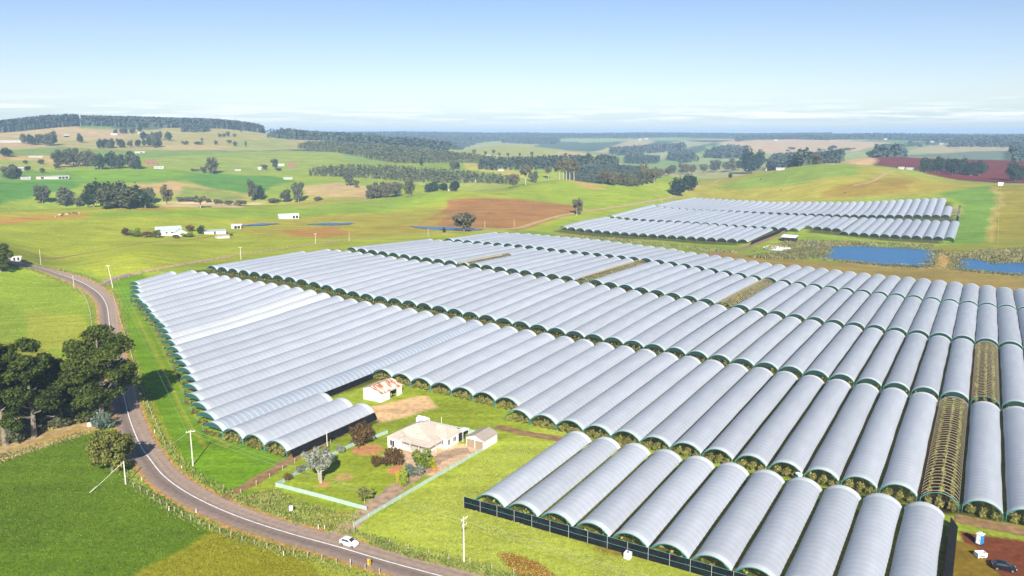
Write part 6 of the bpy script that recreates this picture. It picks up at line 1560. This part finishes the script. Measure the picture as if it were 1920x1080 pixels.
m_carw = mat_plain("white_car_paint", (0.80, 0.80, 0.80, 1), 0.2, var=0.01, spec=.6); m_cark = mat_plain("black_car_paint", (0.012, 0.014, 0.02, 1), 0.15, var=0.02, spec=.6)
pc, pd = hit(655, 1023), hit(690, 1033)
hatchback(pc + np.array([0, 0, .16]), math.atan2(pd[1] - pc[1], pd[0] - pc[0]), m_carw, "white hatchback driving along the grey country road", .98)
pc, pd = hit(1882, 1068), hit(1905, 1072)
hatchback(pc + np.array([0, 0, .05]), math.atan2(pd[1] - pc[1], pd[0] - pc[0]), m_cark, "black hatchback parked on the red dirt in the corner", 1.0)

# ---------------------------------------------------------------- cattle far off
m_cow = mat_plain("brown_hide", (0.10, 0.06, 0.04, 1), 0.8, var=.3); m_cowp = mat_plain("pale_hide", (0.55, 0.50, 0.44, 1), 0.8, var=.2)
def cow_mesh(mat, graze):
    mb = MB()
    mb.tube([(-1.0, 0, 1.10), (-.9, 0, 1.08), (-.4, 0, 1.02), (.3, 0, 1.0), (.8, 0, 1.08), (1.0, 0, 1.15)], [.12, .33, .40, .42, .36, .18], 9)
    hz = .45 if graze else 1.45
    mb.tube([(.85, 0, 1.15), (1.2, 0, .85 if graze else 1.35), (1.45, 0, hz), (1.72, 0, hz - .18)], [.24, .18, .16, .09], 7)
    for x in (-.78, .72):
        for y in (-.2, .2): mb.tube([(x, y, .95), (x + .04, y, .5), (x, y, -.02)], [.15, .08, .06], 6)
    mb.tube([(-1.0, 0, 1.15), (-1.12, 0, .8), (-1.1, 0, .5)], [.04, .03, .05], 4)
    for s in (-1, 1): mb.tube([(1.42, s * .12, hz + .12), (1.38, s * .34, hz + .12)], [.06, .02], 4)
    return mb.data("cow", [mat])
cows = [cow_mesh(m_cow, True), cow_mesh(m_cowp, True), cow_mesh(m_cow, False), cow_mesh(m_cowp, False)]
rg = random.Random(4)
for k, (x, y) in enumerate(((104, 408), (112, 405), (119, 403), (125, 404), (131, 402), (138, 401), (143, 402), (149, 401), (116, 406), (1426, 337), (1464, 357), (1530, 360), (1584, 362))):
    o = put("cow", cows[rg.randrange(4)], None, tuple(hit(x, y)), rg.uniform(0, 6.28))
    tag(o, "cow grazing in the far left paddock" if x < 500 else "cow grazing on the right hillside", "cow", "cattle in the left paddock" if x < 500 else "cattle on the right hillside")
# the far farmhouse garden
tree('copper', 235, 442, 16, 16, "brown tree at the left end of the far farmhouse garden"); tree('lime', 254, 444, 18, 25, "bright green round tree in the far farmhouse garden", name='garden_tree')
tree('copperlow', 277, 445, 14, 24, "brownish shrub left of the far farmhouse", cat='bush', name='shrub'); tree('olive', 295, 446, 16, 18, "olive shrub before the far farmhouse", cat='bush', name='shrub')
tree('copperlow', 330, 447, 9, 15, "low brown shrub before the far farmhouse wing", cat='bush', name='shrub'); tree('lime', 352, 444, 10, 26, "low green hedge right of the far farmhouse wing", cat='bush', name='shrub')
tree('copper', 357, 434, 13, 18, "reddish tree behind the low green hedge"); tree('dark', 376, 439, 17, 17, "dark purple tree at the right end of the far farmhouse garden")
tree('copperlow', 434, 443, 6, 7, "small reddish bush right of the stock pen", cat='bush', name='shrub')

# sagging wires between the poles
def wires(a, b_, ha, hb, label, xs=(-.8, .8)):
    A, B = hit(*a), hit(*b_); A[2] += up_px(A, ha) * .98; B[2] += up_px(B, hb) * .98
    d = (B - A)[:2]; d /= np.linalg.norm(d); nn = np.array([d[1], -d[0], 0]); o = tag(empty("power_line", (A + B) / 2), label, "wire"); c = (A + B) / 2
    for x in xs:
        MB().tube([tuple(A + (B - A) * t + nn * x - c - np.array([0, 0, 5.0 * t * (1 - t)])) for t in np.linspace(0, 1, 15)], .022, 4, 0, caps=False).build("wire", [m_galv], o)
wires((362, 873), (870, 1055), 65, 80, "sagging power wires from the bend pole to the two-armed pole")
wires((362, 873), (212, 540), 65, 45, "sagging power wires from the bend pole to the junction pole")
wires((212, 540), (452, 487), 45, 24, "sagging power wires along the narrow lane")
wires((870, 1055), (1500, 1290), 80, 120, "sagging power wires leaving the frame before the black windbreak")
wires((236, 908), (362, 873), 43, 65, "service wire crossing the road bend", (0,))
# ---------------------------------------------------------------- air: haze over the far country
vm = bpy.data.materials.new("haze_air"); vm.use_nodes = True
vn = vm.node_tree.nodes; vn.clear()
vo = vn.new("ShaderNodeOutputMaterial"); pv = vn.new("ShaderNodeVolumePrincipled")
pv.inputs['Color'].default_value = (0.48, 0.70, 1.0, 1); pv.inputs['Density'].default_value = 0.00014; pv.inputs['Anisotropy'].default_value = -0.10
vm.node_tree.links.new(pv.outputs[0], vo.inputs['Volume'])
hz_ = MB().box((0, 0, 0), (2 * 15500, 2 * 15500, 1.0))
zlo, zhi = float(gz.min()) - 1.5, float(gz.max()) + 34.0
o = hz_.build("haze", [vm], None, (0, 0, (zlo + zhi) / 2)); o.scale = (1, 1, zhi - zlo)
tag(o, "pale blue haze lying over the far hills", "haze", kind='stuff')
